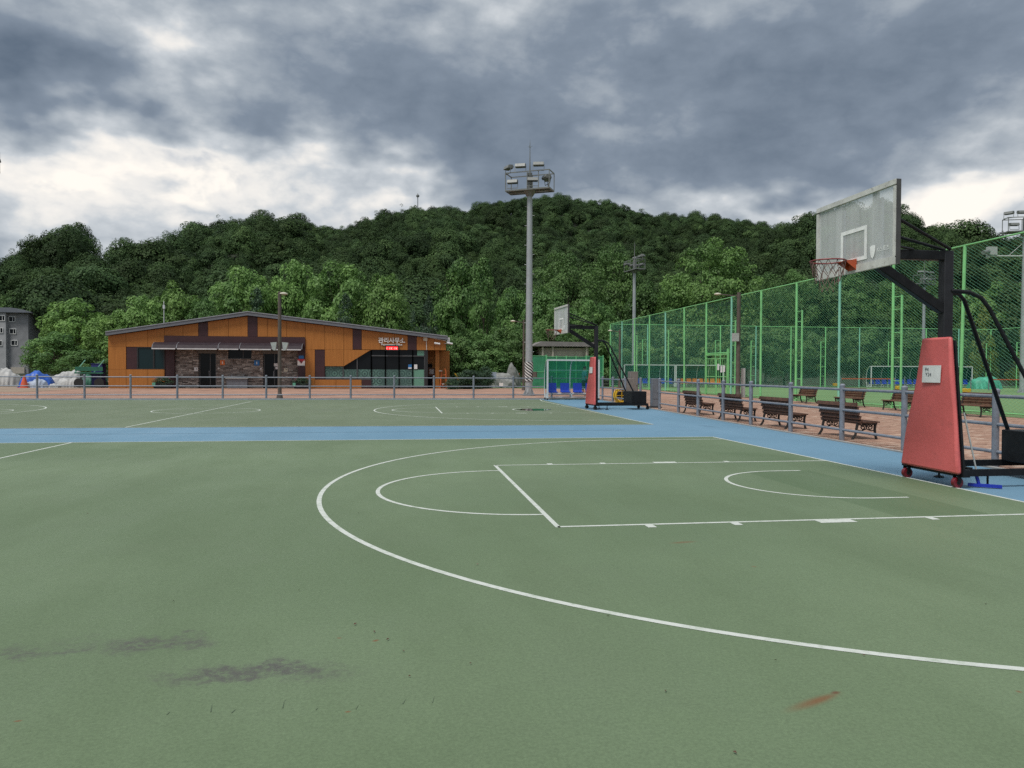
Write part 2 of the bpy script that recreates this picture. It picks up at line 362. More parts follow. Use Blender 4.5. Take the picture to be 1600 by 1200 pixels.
# acrylic court paint with grain, stains, rust and darker olive patches
def court(name, a, b, stains, speck=.35):
    m, t, p, out = newmat(name); c = world_co(t)
    big = t.noise(c, .16, 5, .55); mid = t.noise(t.mapping(c, rot=(0,0,.5), sc=(1,.35,1)), 1.1, 6, .65); fine = t.noise(c, 60, 5, .8); fine2 = t.noise(c, 420, 2, .6)
    cc = t.mix(t.mrange(big, .35, .65), a, b)
    cc = t.mix(t.mrange(mid, .40, .70, 0, .42), cc, [x*.80 for x in a])
    cc = t.mix(t.mrange(t.noise(c, .42, 8, .7), .46, .70, 0, .55), cc, [x*.80+.006 for x in b])
    cc = t.mix(1.0, cc, t.ramp(fine, [(.25,(.74,.74,.74)),(.75,(1.24,1.24,1.24))]), 'MULTIPLY'); cc = t.mix(1.0, cc, t.ramp(fine2, [(.25,(.90,.90,.90)),(.75,(1.1,1.1,1.1))]), 'MULTIPLY')
    vo = t.add('ShaderNodeTexVoronoi', {'Vector': c, 'Scale': 5.5}); sp = t.mrange(vo.outputs['Distance'], .035, .012, 0, 1); rs = t.mrange(t.add('ShaderNodeSeparateColor', {0: vo.outputs['Color']}).outputs[0], .55, .6, 0, speck*1.4)
    cc = t.mix(t.math('MULTIPLY', sp, rs), cc, (.03,.035,.025))
    wz = t.vmath('MULTIPLY', t.vmath('SUBTRACT', t.noise(c, 2.4, 6, .7, out=1), (.5,.5,.5)), (.8,.8,0))
    cw = t.vmath('ADD', c, wz); grit = t.noise(c, 16, 6, .75)
    for (cx, cy, lx, ly, rot, col, st, hard) in stains:
        v = t.mapping(t.vmath('SUBTRACT', cw if not hard else c, (cx,cy,0)), rot=(0,0,-rot)); v = t.vmath('DIVIDE', v, (lx,ly,1e3)); L = t.vmath('LENGTH', v)
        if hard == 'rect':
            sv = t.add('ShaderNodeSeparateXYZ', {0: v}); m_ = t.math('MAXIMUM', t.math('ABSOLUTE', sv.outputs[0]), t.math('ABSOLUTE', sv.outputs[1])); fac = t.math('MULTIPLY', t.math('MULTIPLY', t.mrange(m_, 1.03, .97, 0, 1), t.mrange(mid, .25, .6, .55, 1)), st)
        elif hard: fac = t.math('MULTIPLY', t.mrange(L, 1.0, .1, 0, 1), st)
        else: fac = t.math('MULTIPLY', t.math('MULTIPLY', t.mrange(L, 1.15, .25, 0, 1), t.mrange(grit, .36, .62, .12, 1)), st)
        cc = t.mix(fac, cc, col)
    t.l.new(cc, p.inputs['Base Color']); p.inputs['Specular IOR Level'].default_value = .35
    t.l.new(t.mrange(mid, .3, .7, .52, .70), p.inputs['Roughness'])
    bp = t.add('ShaderNodeBump', {'Strength': .35, 'Distance': .003, 'Height': fine}); t.l.new(bp.outputs[0], p.inputs['Normal'])
    return m
def g2(px, py): q = G(px, py); return q[0], q[1]
GREY = (.085,.088,.075); RUST = (.17,.075,.03); OLIVE = (.075,.125,.058)
def st(px0, py0, px1, py1, wid, col, s, hard=False):     # stain between two ground points
    a, b = np.array(g2(px0,py0)), np.array(g2(px1,py1)); c = (a+b)/2; d = b-a
    return (c[0], c[1], max(np.linalg.norm(d)/2,.02), wid, math.atan2(d[1],d[0]), col, s, hard)
STAINS_PATCHES = [st(160,1010,330,1004,.17,GREY,1.0), st(-60,1022,200,1010,.10,GREY,.75), st(215,1052,575,1054,.15,GREY,1.0), st(330,1056,490,1055,.13,GREY,.8), st(60,1000,330,1000,.10,GREY,.4),
    st(1215,1118,1322,1080,.05,RUST,.6,True), st(1250,1106,1316,1082,.028,RUST,.6,True), st(1297,1086,1314,1081,.022,(.12,.05,.025),.85,True), st(1040,850,1095,846,.05,RUST,.55,True),
    st(526,998,534,998,.012,RUST,.9,True), st(580,1004,594,1000,.02,RUST,.9,True), st(537,1114,550,1113,.011,RUST,.95,True), st(18,1129,38,1127,.012,RUST,.95,True),
    st(1586,1082,1598,1082,.02,RUST,.7,True), st(1172,886,1184,886,.03,RUST,.5,True),
    (-1.55,-.58,.55,1.85,0,OLIVE,.55,'rect'), (-.35,-.75,.36,1.65,0,OLIVE,.38,False), (-2.0,.2,.55,.8,0,OLIVE,.3,False), st(1080,705,1250,716,.35,OLIVE,.5), st(120,703,230,704,.25,OLIVE,.4), st(1170,720,1260,716,.3,OLIVE,.35)]  # rect entry: straight-edged darker olive patch below the near backboard
court('court_green', (.116,.168,.090), (.148,.205,.116), STAINS_PATCHES)
court('court_green_far', (.128,.168,.098), (.145,.185,.112), [])
court('court_blue', (.128,.252,.355), (.152,.282,.392), [st(1330,752,1560,800,.2,(.08,.15,.25),.5), st(1180,705,1260,722,.22,(.06,.12,.2),.5), st(640,676,1060,670,.07,(.06,.12,.22),.6), st(1090,664,1130,669,.2,(.05,.09,.14),.5)], .2)
m, t, p, out = newmat('line_white'); c = world_co(t)
cc = t.mix(t.mrange(t.noise(c, 9, 8, .75), .44, .72, 0, .75), (.55,.58,.54), (.26,.33,.235)); t.l.new(cc, p.inputs['Base Color']); p.inputs['Roughness'].default_value = .7
m, t, p, out = newmat('puddle_water'); p.inputs['Base Color'].default_value = (.02,.03,.025,1); p.inputs['Roughness'].default_value = .03; p.inputs['Specular IOR Level'].default_value = .8
# zebra warning band on the mast
m, t, p, out = newmat('zebra'); c = obj_co(t); s3 = t.add('ShaderNodeSeparateXYZ', {0: c})
ang = t.math('ARCTAN2', s3.outputs[1], s3.outputs[0]); ph = t.math('ADD', t.math('MULTIPLY', s3.outputs[2], 5.2), t.math('MULTIPLY', ang, .955*1.0))
fr = t.math('FRACT', ph); t.l.new(t.mix(t.math('GREATER_THAN', fr, .5), (.62,.62,.60), (.015,.015,.018)), p.inputs['Base Color']); p.inputs['Roughness'].default_value = .6
# teal patterned privacy film
m, t, p, out = newmat('film'); c = world_co(t); v = t.mapping(c, sc=(1.55,0,1.55))
vo = t.add('ShaderNodeTexVoronoi', {'Vector': v, 'Scale': 1.0, 'Randomness': .0}); rg = t.math('FRACT', t.math('MULTIPLY', vo.outputs['Distance'], 3.2))
cc = t.mix(t.mrange(rg, .35, .5), (.028,.065,.06), (.11,.22,.185)); cc = t.mix(t.mrange(t.noise(c, 1.1, 5, .65), .36, .62, 0, .85), cc, (.055,.11,.10)); t.l.new(cc, p.inputs['Base Color']); p.inputs['Roughness'].default_value = .2
m, t, p, out = newmat('film_plain'); p.inputs['Base Color'].default_value = (.13,.30,.22,1); p.inputs['Roughness'].default_value = .25
def leaf(name, a, b, tr=.22, hue=.5):
    m, t, p, out = newmat(name)
    f = t.add('ShaderNodeAttribute', attribute_name='tone').outputs['Fac']; r = t.add('ShaderNodeObjectInfo').outputs['Random']
    cc = t.mix(f, a, b); k_ = t.mrange(r, 0, 1, 1+hue*.35, 1-hue*.55, False); cc = t.mix(1.0, cc, t.add('ShaderNodeCombineXYZ', {0: k_, 1: k_, 2: k_}).outputs[0], 'MULTIPLY'); r2 = t.math('FRACT', t.math('MULTIPLY', r, 17.3)); cc = t.mix(t.math('MULTIPLY', r2, .35), cc, t.mix(1.0, cc, (.78,.92,1.25), 'MULTIPLY'))
    t.l.new(cc, p.inputs['Base Color']); p.inputs['Roughness'].default_value = .55; p.inputs['Specular IOR Level'].default_value = .3
    ts = t.add('ShaderNodeBsdfTranslucent', {'Color': cc}); mx = t.add('ShaderNodeMixShader', {0: tr, 1: p.outputs[0], 2: ts.outputs[0]}); t.l.new(mx.outputs[0], out.inputs[0]); return m
leaf('leaf_bright', (.075,.165,.037), (.24,.40,.10), .3, .3); leaf('leaf_mid', (.052,.122,.034), (.155,.285,.072), .27, .5); leaf('leaf_dark', (.028,.064,.034), (.058,.108,.052), .15, .4)
leaf('leaf_cherry', (.065,.14,.04), (.185,.31,.09), .3, .4); leaf('leaf_yellow', (.10,.145,.028), (.20,.25,.06)); leaf('leaf_forest', (.027,.057,.022), (.086,.140,.047), .15, .9); M['leaf_forest'].node_tree.nodes['Principled BSDF'].inputs['Specular IOR Level'].default_value = .08

# ------------------------------------------------------------------ ground, courts, paving
def sheet(name, pts, z, mat):
    mb = MB(); mb.add([(x,y,z) for x, y in pts], [tuple(range(len(pts)))]); o = mb.build(name, M[mat]); tag(o, kind='structure'); return o
def edgeX(Y): return 2.05+.047*Y            # right-hand edge of the court surfacing
YB = 31.3                                   # line of the rear fence
NS, FS = 7.21, 11.4                         # far sideline of the near court, near sideline of the far court
sheet('ground', [(-4000,-3000),(4000,-3000),(4000,5000),(-4000,5000)], -.06, 'ground_soil')
base = sheet('walkway', [(-60,-25),(edgeX(-25),-25),(edgeX(YB),YB-.1),(-60,YB-.1)], 0.0, 'court_blue')
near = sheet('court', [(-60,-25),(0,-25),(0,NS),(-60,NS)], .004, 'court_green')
farc = sheet('court', [(-60,FS),(0,FS),(.35,YB-.45),(-60,YB-.45)], .004, 'court_green_far')
LW = .052
def line(parent, pts, w=LW, z=.0062, name='painted_line'):
    mb = MB(); pts = [Vector((p[0],p[1],0)) for p in pts]; L, Rr = [], []
    for i, p in enumerate(pts):
        d = (pts[min(i+1,len(pts)-1)]-pts[max(i-1,0)]).normalized(); n = Vector((-d.y,d.x,0))*(w/2); L.append(p+n); Rr.append(p-n)
    vs = [(a.x,a.y,z) for a in L]+[(a.x,a.y,z) for a in Rr]; n = len(L)
    mb.add(vs, [(i,i+1,n+i+1,n+i) for i in range(n-1)]); return mb.build(name, M['line_white'], parent)
def arc(cx, cy, r, a0, a1, n=64): return [(cx+r*math.cos(R(a0+(a1-a0)*i/n)), cy+r*math.sin(R(a0+(a1-a0)*i/n))) for i in range(n+1)]
def court_lines(par, x0, cy, half, hw, sgn=1, key=2.45):
    X = lambda d: x0-sgn*d
    line(par, [(X(0),cy+hw),(X(0),cy-hw)])
    for s in (1,-1):
        line(par, [(X(.026),cy+s*(key-.026)),(X(5.8),cy+s*(key-.026))])
        for d, w, l in ((1.80,.09,.12),(2.9,.40,.13),(3.98,.09,.12),(4.88,.09,.12)): line(par, [(X(d),cy+s*(key+.001)),(X(d),cy+s*(key+l))], w, name='lane_mark')
        yc = min(6.6, hw-.25); d3 = 1.575+math.sqrt(6.72**2-yc**2); line(par, [(X(.026),cy+s*yc),(X(d3),cy+s*yc)])
        line(par, [(X(1.15),cy+s*1.25),(X(1.575),cy+s*1.25)])
    line(par, [(X(5.8),cy+key),(X(5.8),cy-key)])
    yc = min(6.6, hw-.25); a = math.degrees(math.asin(yc/6.72)); A = (180-a,180+a) if sgn > 0 else (-a,a)
    line(par, arc(X(1.575),cy,6.72,*A,n=120), .056)
    A = (90,270) if sgn > 0 else (-90,90)
    line(par, arc(X(5.826),cy,1.78,*A)); line(par, arc(X(1.575),cy,1.25,*A))
court_lines(near, 0, 0, 14.09, NS)
line(near, [(0,NS),(-60,NS)]); line(near, [(-14.09,NS),(-14.09,-NS)]); line(near, arc(-14.09,0,1.78,0,360,96)); line(near, [(0,-NS),(-60,-NS)])
FC = 20.0
court_lines(farc, 0, FC, 14.5, 8.6); court_lines(farc, -29.0, FC, 14.5, 8.6, -1)
line(farc, [(0,FS),(-60,FS)]); line(farc, [(-14.5,FS),(-14.5,28.6)]); line(farc, arc(-14.5,FC,1.9,0,360,96)); line(farc, [(0,28.6),(.3,YB-.5)])
pm = MB(); q = [G(806,640.5),G(822,638.8),G(846,638.9),G(861,640.2),G(850,641.8),G(826,642.2)]
ring = []
for i in range(40):
    k = i/40*6; a, b = q[int(k)], q[(int(k)+1)%6]; f_ = k-int(k); ring.append(a+(b-a)*f_)
cen = sum(ring)/40
pm.add([tuple(cen+(p_-cen)*(1+.10*math.sin(i*1.9)))[:2]+(.0085,) for i, p_ in enumerate(ring)], [tuple(range(40))]); pu = pm.build('puddle', M['puddle_water']); tag(pu, 'shallow rain puddle on the far green court', 'puddle', kind='structure')
# expansion joints of the blue walkway
for Y in (9.3,): line(base, [(-60,Y),(-1.5,Y+.1)], .018, .002, 'surface_joint').data.materials[0] = M['rubber']

# paving behind the rear fence and beside the court
pav = sheet('paving', [(-60,YB-.1),(edgeX(YB),YB-.1),(edgeX(-25),-25),(13.95,-25),(13.95,64.4),(-3,64.4),(-3,100),(-60,100)], -.012, 'paving_far')
sheet('dirt_yard', [(-75,46),(-32.5,46),(-32.5,75),(-75,75)], -.004, 'dirt')
sheet('lawn', [(-2.8,57.5),(2.5,58.5),(12,59.5),(13.9,64),(13.9,100),(-32,100),(-32,75),(-2.8,75)], 0.0, 'lawn')
sheet('turf_pitch', [(14.02,-25),(58,-25),(58,64.5),(14.02,64.5)], 0.0, 'turf')
# kerb between pavers and court
km = MB(); a0, a1 = (edgeX(-12)+.0,-12), (edgeX(YB-.1),YB-.1); km.bar((a0[0]+.05,a0[1],.0),(a1[0]+.05,a1[1],.0),.10,.05); structure('kerb', km, M['concrete'])
km = MB(); km.bar((-60,YB-.05,.02),(edgeX(YB),YB-.05,.02),.12,.10); structure('kerb', km, M['concrete'])
# single pavers of the strip beside the court
BL, BW = .23, .115
bmesh_box = MB().box((0,0,0),(BL-.008,BW-.008,.04),bottom=False)
pv_me = bmesh_box.mesh('paving_brick', M['paver_single'])
cand = []
for j in range(int((YB+3)/BW)):
    Y = -3+j*BW; x0 = edgeX(Y)+.12+BL/2+(BL/2 if j%2 else 0)
    i = 0
    while True:
        X = x0+i*BL; i += 1
        if X > 13.8: break
        d = np.array([X,Y,0])-CAM; zc = d@FW
        if zc < 1: continue
        px = 800+FPX*(d@RI)/zc
        if px > 1640: break
        cand.append((zc,X,Y))
cand.sort()
rest = MB()
for k, (zc, X, Y) in enumerate(cand):
    tilt = rng.normal(0,.0025)
    if k < 300: inst('paving_brick', pv_me, pav, (X,Y,-.012+rng.normal(0,.0012)), (rng.normal(0,.006),rng.normal(0,.004),rng.normal(0,.01)))
    else:
        rest.cc = float(min(1,max(0,rng.beta(1.6,1.8)))); rest.box((X,Y,-.012+rng.normal(0,.0015)),(BL-.008,BW-.008,.04),M=Matrix.Rotation(rng.normal(0,.004),4,'X'),bottom=False)
ro = rest.build('paving_bricks', M['paver'], pav, fix=False, col=True); ro['kind'] = 'stuff'

# ------------------------------------------------------------------ hills: a height field with three wooded ridges
def ridge(pts): return np.array([(px, z, max(0.,hgt(py,z)-tr)) for px, py, z, tr in pts])
RID = [   # crest lines: bearing, crest elevation, distance, tree height
 (ridge([(-1400,404,300,11),(-500,404,300,11),(-200,409,300,11),(0,431,300,11),(40,394,300,11),(75,374,300,11),(115,370,305,11),(155,409,310,11),(200,382,315,11),(250,376,320,11),(290,366,325,11),(330,349,330,11),(380,342,340,11),(430,337,345,11),(480,357,370,11),(560,385,420,11),(680,414,480,11),(800,474,520,11)]), 190),
 (ridge([(200,481,520,11),(330,407,540,11),(420,363,560,11),(520,366,580,11),(560,358,590,11),(600,339,600,11),(650,329,620,11),(700,329,630,11),(735,336,640,11),(765,319,655,11),(800,315,665,11),(870,310,680,11),(905,322,685,11),(950,323,690,11),(1000,338,695,11),(1060,339,700,11),(1120,342,700,11),(1200,354,700,11),(1400,355,700,11),(1800,421,700,11)]), 500),
 (ridge([(900,490,500,11),(1050,430,450,11),(1140,377,400,11),(1200,356,370,11),(1225,347,355,11),(1255,339,340,11),(1295,336,325,11),(1335,330,318,11),(1400,324,310,11),(1440,370,300,11),(1485,367,292,11),(1535,378,285,11),(1600,374,280,11),(1800,381,280,11),(2200,371,300,11),(3200,366,320,11)]), 215),
]
_h2 = FW[:2]/np.linalg.norm(FW[:2])
def height(x, y):
    dx_, dy_ = x-CAM[0], y-CAM[1]; zc = dx_*_h2[0]+dy_*_h2[1]; lt = dx_*_h2[1]-dy_*_h2[0]; px = 800+FPX*lt/np.maximum(zc,30); H = np.zeros(np.shape(x))
    for pts, wd in RID:
        zr, hr = np.interp(px, pts[:,0], pts[:,1]), np.interp(px, pts[:,0], pts[:,2]); s = np.clip(1-np.abs(zc-zr)/np.minimum(wd, zr-112), 0, 1); H = np.maximum(H, hr*(s*.72+.28*s*s*(3-2*s)))
    n = np.sin(x*.021+1.3)*np.cos(y*.017)+.6*np.sin(x*.047+y*.031)+.35*np.sin(x*.083-y*.071+2)
    return np.maximum(0, H*(1+.012*n)+np.clip(H,0,6)/6*n*1.2)
gx = np.linspace(-620,900,153); gy = np.linspace(60,1100,105); XX, YY = np.meshgrid(gx, gy); ZZ = height(XX,YY)
nx, ny = len(gx), len(gy); me = bpy.data.meshes.new('hills')
fs = [(j*nx+i,j*nx+i+1,(j+1)*nx+i+1,(j+1)*nx+i) for j in range(ny-1) for i in range(nx-1)]
me.from_pydata(np.stack([XX.ravel(),YY.ravel(),ZZ.ravel()-.05],-1).tolist(), [], fs); me.materials.append(M['hill_soil'])
me.polygons.foreach_set('use_smooth',[True]*len(fs)); hill = bpy.data.objects.new('hills', me); COL.objects.link(hill); tag(hill, kind='structure')

# ------------------------------------------------------------------ foliage
def crown_mesh(name, seed, n_cl, per, leaf_s, mat, shape, cr=.30, droop=0.0, axis=.45, jit=.36):
    """unit crown: height 0..1, radius .5.  shape(u, rng) -> list of clump centres; leaves sit on the clump shells."""
    g = np.random.default_rng(seed); V = []; F = []; Tn = []
    cen = shape(g, n_cl)
    for ci, (c, r) in enumerate(cen):
        k = int(per*(r/cr)**1.6)+6; d = g.normal(size=(k,3)); d[:,2] = np.abs(d[:,2])*1.0*np.sign(g.random(k)-.22); d /= np.linalg.norm(d,axis=1,keepdims=True)
        rad = r*(.62+.42*g.random(k)**.6); p = c+d*rad[:,None]*np.array([1,1,.82])
        cd_ = p-np.array([0,0,.45]); cd_ /= np.linalg.norm(cd_,axis=1,keepdims=True)+1e-6; nrm = d*(1-axis)+cd_*axis+g.normal(size=(k,3))*jit+np.array([0,0,.25]); nrm /= np.linalg.norm(nrm,axis=1,keepdims=True)
        a = np.cross(nrm, g.normal(size=(k,3))); a /= np.linalg.norm(a,axis=1,keepdims=True); b = np.cross(nrm,a)
        s = leaf_s*(.6+.8*g.random(k))[:,None]
        quad = np.stack([p-a*s, p-b*s*.62+nrm*s*.12, p+a*s-np.array([0,0,droop])*s, p+b*s*.62+nrm*s*.12],1)
        o = len(V)*1; V.append(quad.reshape(-1,3)); tone = np.clip(.25+.5*g.random(k)*.7+.28*g.normal()*.6+.12,0,1); Tn.append(tone)
    V = np.concatenate(V); n = len(V)//4; Tn = np.concatenate(Tn)
    me = bpy.data.meshes.new(name); me.vertices.add(len(V)); me.vertices.foreach_set('co', V.ravel().astype('f'))
    me.loops.add(4*n); me.loops.foreach_set('vertex_index', np.arange(4*n,dtype='i')); me.polygons.add(n); me.polygons.foreach_set('loop_start', np.arange(0,4*n,4,dtype='i'))
    at = me.attributes.new('tone','FLOAT','FACE'); at.data.foreach_set('value', Tn.astype('f')); me.materials.append(M[mat]); me.update(calc_edges=True); me.validate(); return me
def shp_round(zlo=.18, cr=.16, wid=1.0, top=.5):
    def f(g, n):
        out = []
        for i in range(n):
            while True:
                d = g.normal(size=3); d /= np.linalg.norm(d); rr = (.35+.65*g.random()**.5)
                x, y, z = d*rr
                if z > -.75: break
            r = cr*(.65+.7*g.random()); zz = zlo+(1-zlo-.04)*(z*.5+.5); w_ = wid*(1-.25*max(0,z)**2)
            out.append((np.array([x*(.5-r*.75)*w_, y*(.5-r*.75)*w_, zz-r*.5*max(0,z)]), r))
        return out
    return f
def shp_dome(cr=.16):
    def f(g, n):
        out = []
        for i in range(n):
            u = (i+.5)/n; z = 1-1.0*u; a = i*2.39996+g.normal()*.35; rr = math.sqrt(max(0,1-min(1,z*z))); r = cr*(.75+.6*g.random()); k = .82+.22*g.random()
            out.append((np.array([rr*math.cos(a)*(.5-r*.55)*k, rr*math.sin(a)*(.5-r*.55)*k, .45+z*(.5-r*.4)*k]), r))
        return out
    return f
def shp_cone(zlo=.05, cr=.13, pw=.9):
    def f(g, n):
        out = []
        for i in range(n):
            u = g.random()**1.35; z = zlo+(1-zlo)*u; R0 = .5*(1-u)**pw*(1 if u > .12 else .75+u*2); a = g.random()*6.283; rr = R0*(.4+.6*g.random()**.5); r = cr*(1.15-.75*u)*(.7+.5*g.random())
            out.append((np.array([rr*math.cos(a)*.85, rr*math.sin(a)*.85, z-r*.3]), r))
        return out
    return f
def shp_layer(zlo=.28, cr=.13):
    def f(g, n):
        out = []
        for i in range(n):
            a = g.random()*6.283; rr = .5*g.random()**.5; top = 1-.55*(rr/.5)**2; z = zlo+(top-zlo)*g.random()**.6; r = cr*(.6+.7*g.random())
            out.append((np.array([rr*math.cos(a)*.88, rr*math.sin(a)*.88, z-r*.4]), r))
        return out
    return f
def trunk_mesh(name, seed, spread=.32, low=.22, top=.8, r0=.022):
    g = np.random.default_rng(seed); mb = MB()
    tr = [(0,0,-.02),(g.normal()*.008,g.normal()*.008,low*.6),(g.normal()*.012,g.normal()*.012,low),(g.normal()*.02,g.normal()*.02,(low+top)/2),(g.normal()*.02,g.normal()*.02,top)]
    mb.tube(tr, [r0*1.35,r0,r0*.9,r0*.55,r0*.15], 8)
    for i in range(9):
        z0 = low*.85+(top-low)*.6*g.random(); a = i*2.4+g.random(); L = spread*(.6+.5*g.random()); d = np.array([math.cos(a),math.sin(a),.75+.4*g.random()])
        f_ = (z0-low)/(top-low); p0 = np.array([0,0,z0])
        mid = p0+d*np.array([1,1,.7])*L*.5+g.normal(size=3)*.015; end = p0+d*L+g.normal(size=3)*.02
        mb.tube([p0,mid,end],[r0*.5*(1-.4*max(0,f_)),r0*.3,r0*.08],6)
        for k in range(2):
            e2 = mid+(d+g.normal(size=3)*.6)*L*.4; mb.tube([mid,e2],[r0*.22,r0*.05],5)
    return mb.mesh(name, M['bark'], True, fix=False)
CR = {
 'bright': [crown_mesh('crown',10+i,95,135,.0155,'leaf_bright',shp_round(.06,.10),.10) for i in range(3)],
 'mid':    [crown_mesh('crown',20+i,95,130,.0155,'leaf_mid',shp_round(.06,.10),.10) for i in range(3)],
 'dark':   [crown_mesh('crown',30+i,90,120,.014,'leaf_dark',shp_cone(.02,.12,.7),.12) for i in range(2)],
 'column': [crown_mesh('crown',40+i,100,130,.015,'leaf_mid',shp_cone(.04,.13,.62),.13) for i in range(2)],
 'cherry': [crown_mesh('crown',50+i,110,110,.015,'leaf_cherry',shp_layer(.14,.10),.10,.5) for i in range(3)],
 'yellow': [crown_mesh('crown',60,70,120,.016,'leaf_yellow',shp_cone(.02,.11,.8),.11)],
 'bright_big': [crown_mesh('crown',80+i,170,150,.0095,'leaf_bright',shp_round(.05,.075),.075) for i in range(2)],
 'mid_big': [crown_mesh('crown',90+i,170,140,.0095,'leaf_mid',shp_round(.05,.075),.075) for i in range(3)],
 'shrub':  [crown_mesh('crown',70,90,90,.020,'leaf_dark',shp_round(-.30,.13),.13)],
}
TR = [trunk_mesh('trunk',i) for i in range(4)]; TRL = [trunk_mesh('trunk',10+i,.42,.16,.6,.028) for i in range(2)]
ntree = [0]
def tree(name, label, px, py, z, wpx, typ, group=None, base_z=None):
    b = depth_pt(px, z); bz = float(height(np.array([b[0]]),np.array([b[1]]))[0]) if base_z is None else base_z
    H = hgt(py, z)-bz; W = wpx/FPX*z; k = ntree[0]; ntree[0] += 1
    e = thing(name, label, 'tree' if typ != 'shrub' else 'shrub', (b[0],b[1],bz), (k*2.399)%6.28, group)
    cs = CR.get(typ+'_big', CR[typ]) if W > 8.5 else CR[typ]
    c = inst('crown', cs[k%len(cs)], e, sc=(W*1.26,W*1.26,H*1.02))
    if typ != 'shrub':
        tm = (TRL if typ == 'cherry' else TR); tr = inst('trunk', tm[k%len(tm)], e, sc=(W*.9 if typ in('bright','mid','cherry') else W*.7,)*2+(H,))
    return e
GB, GF, GP, GH = 'trees behind the management office', 'low trees beside the office', 'trees beyond the ball pitch', 'tall trees at the foot of the hill'
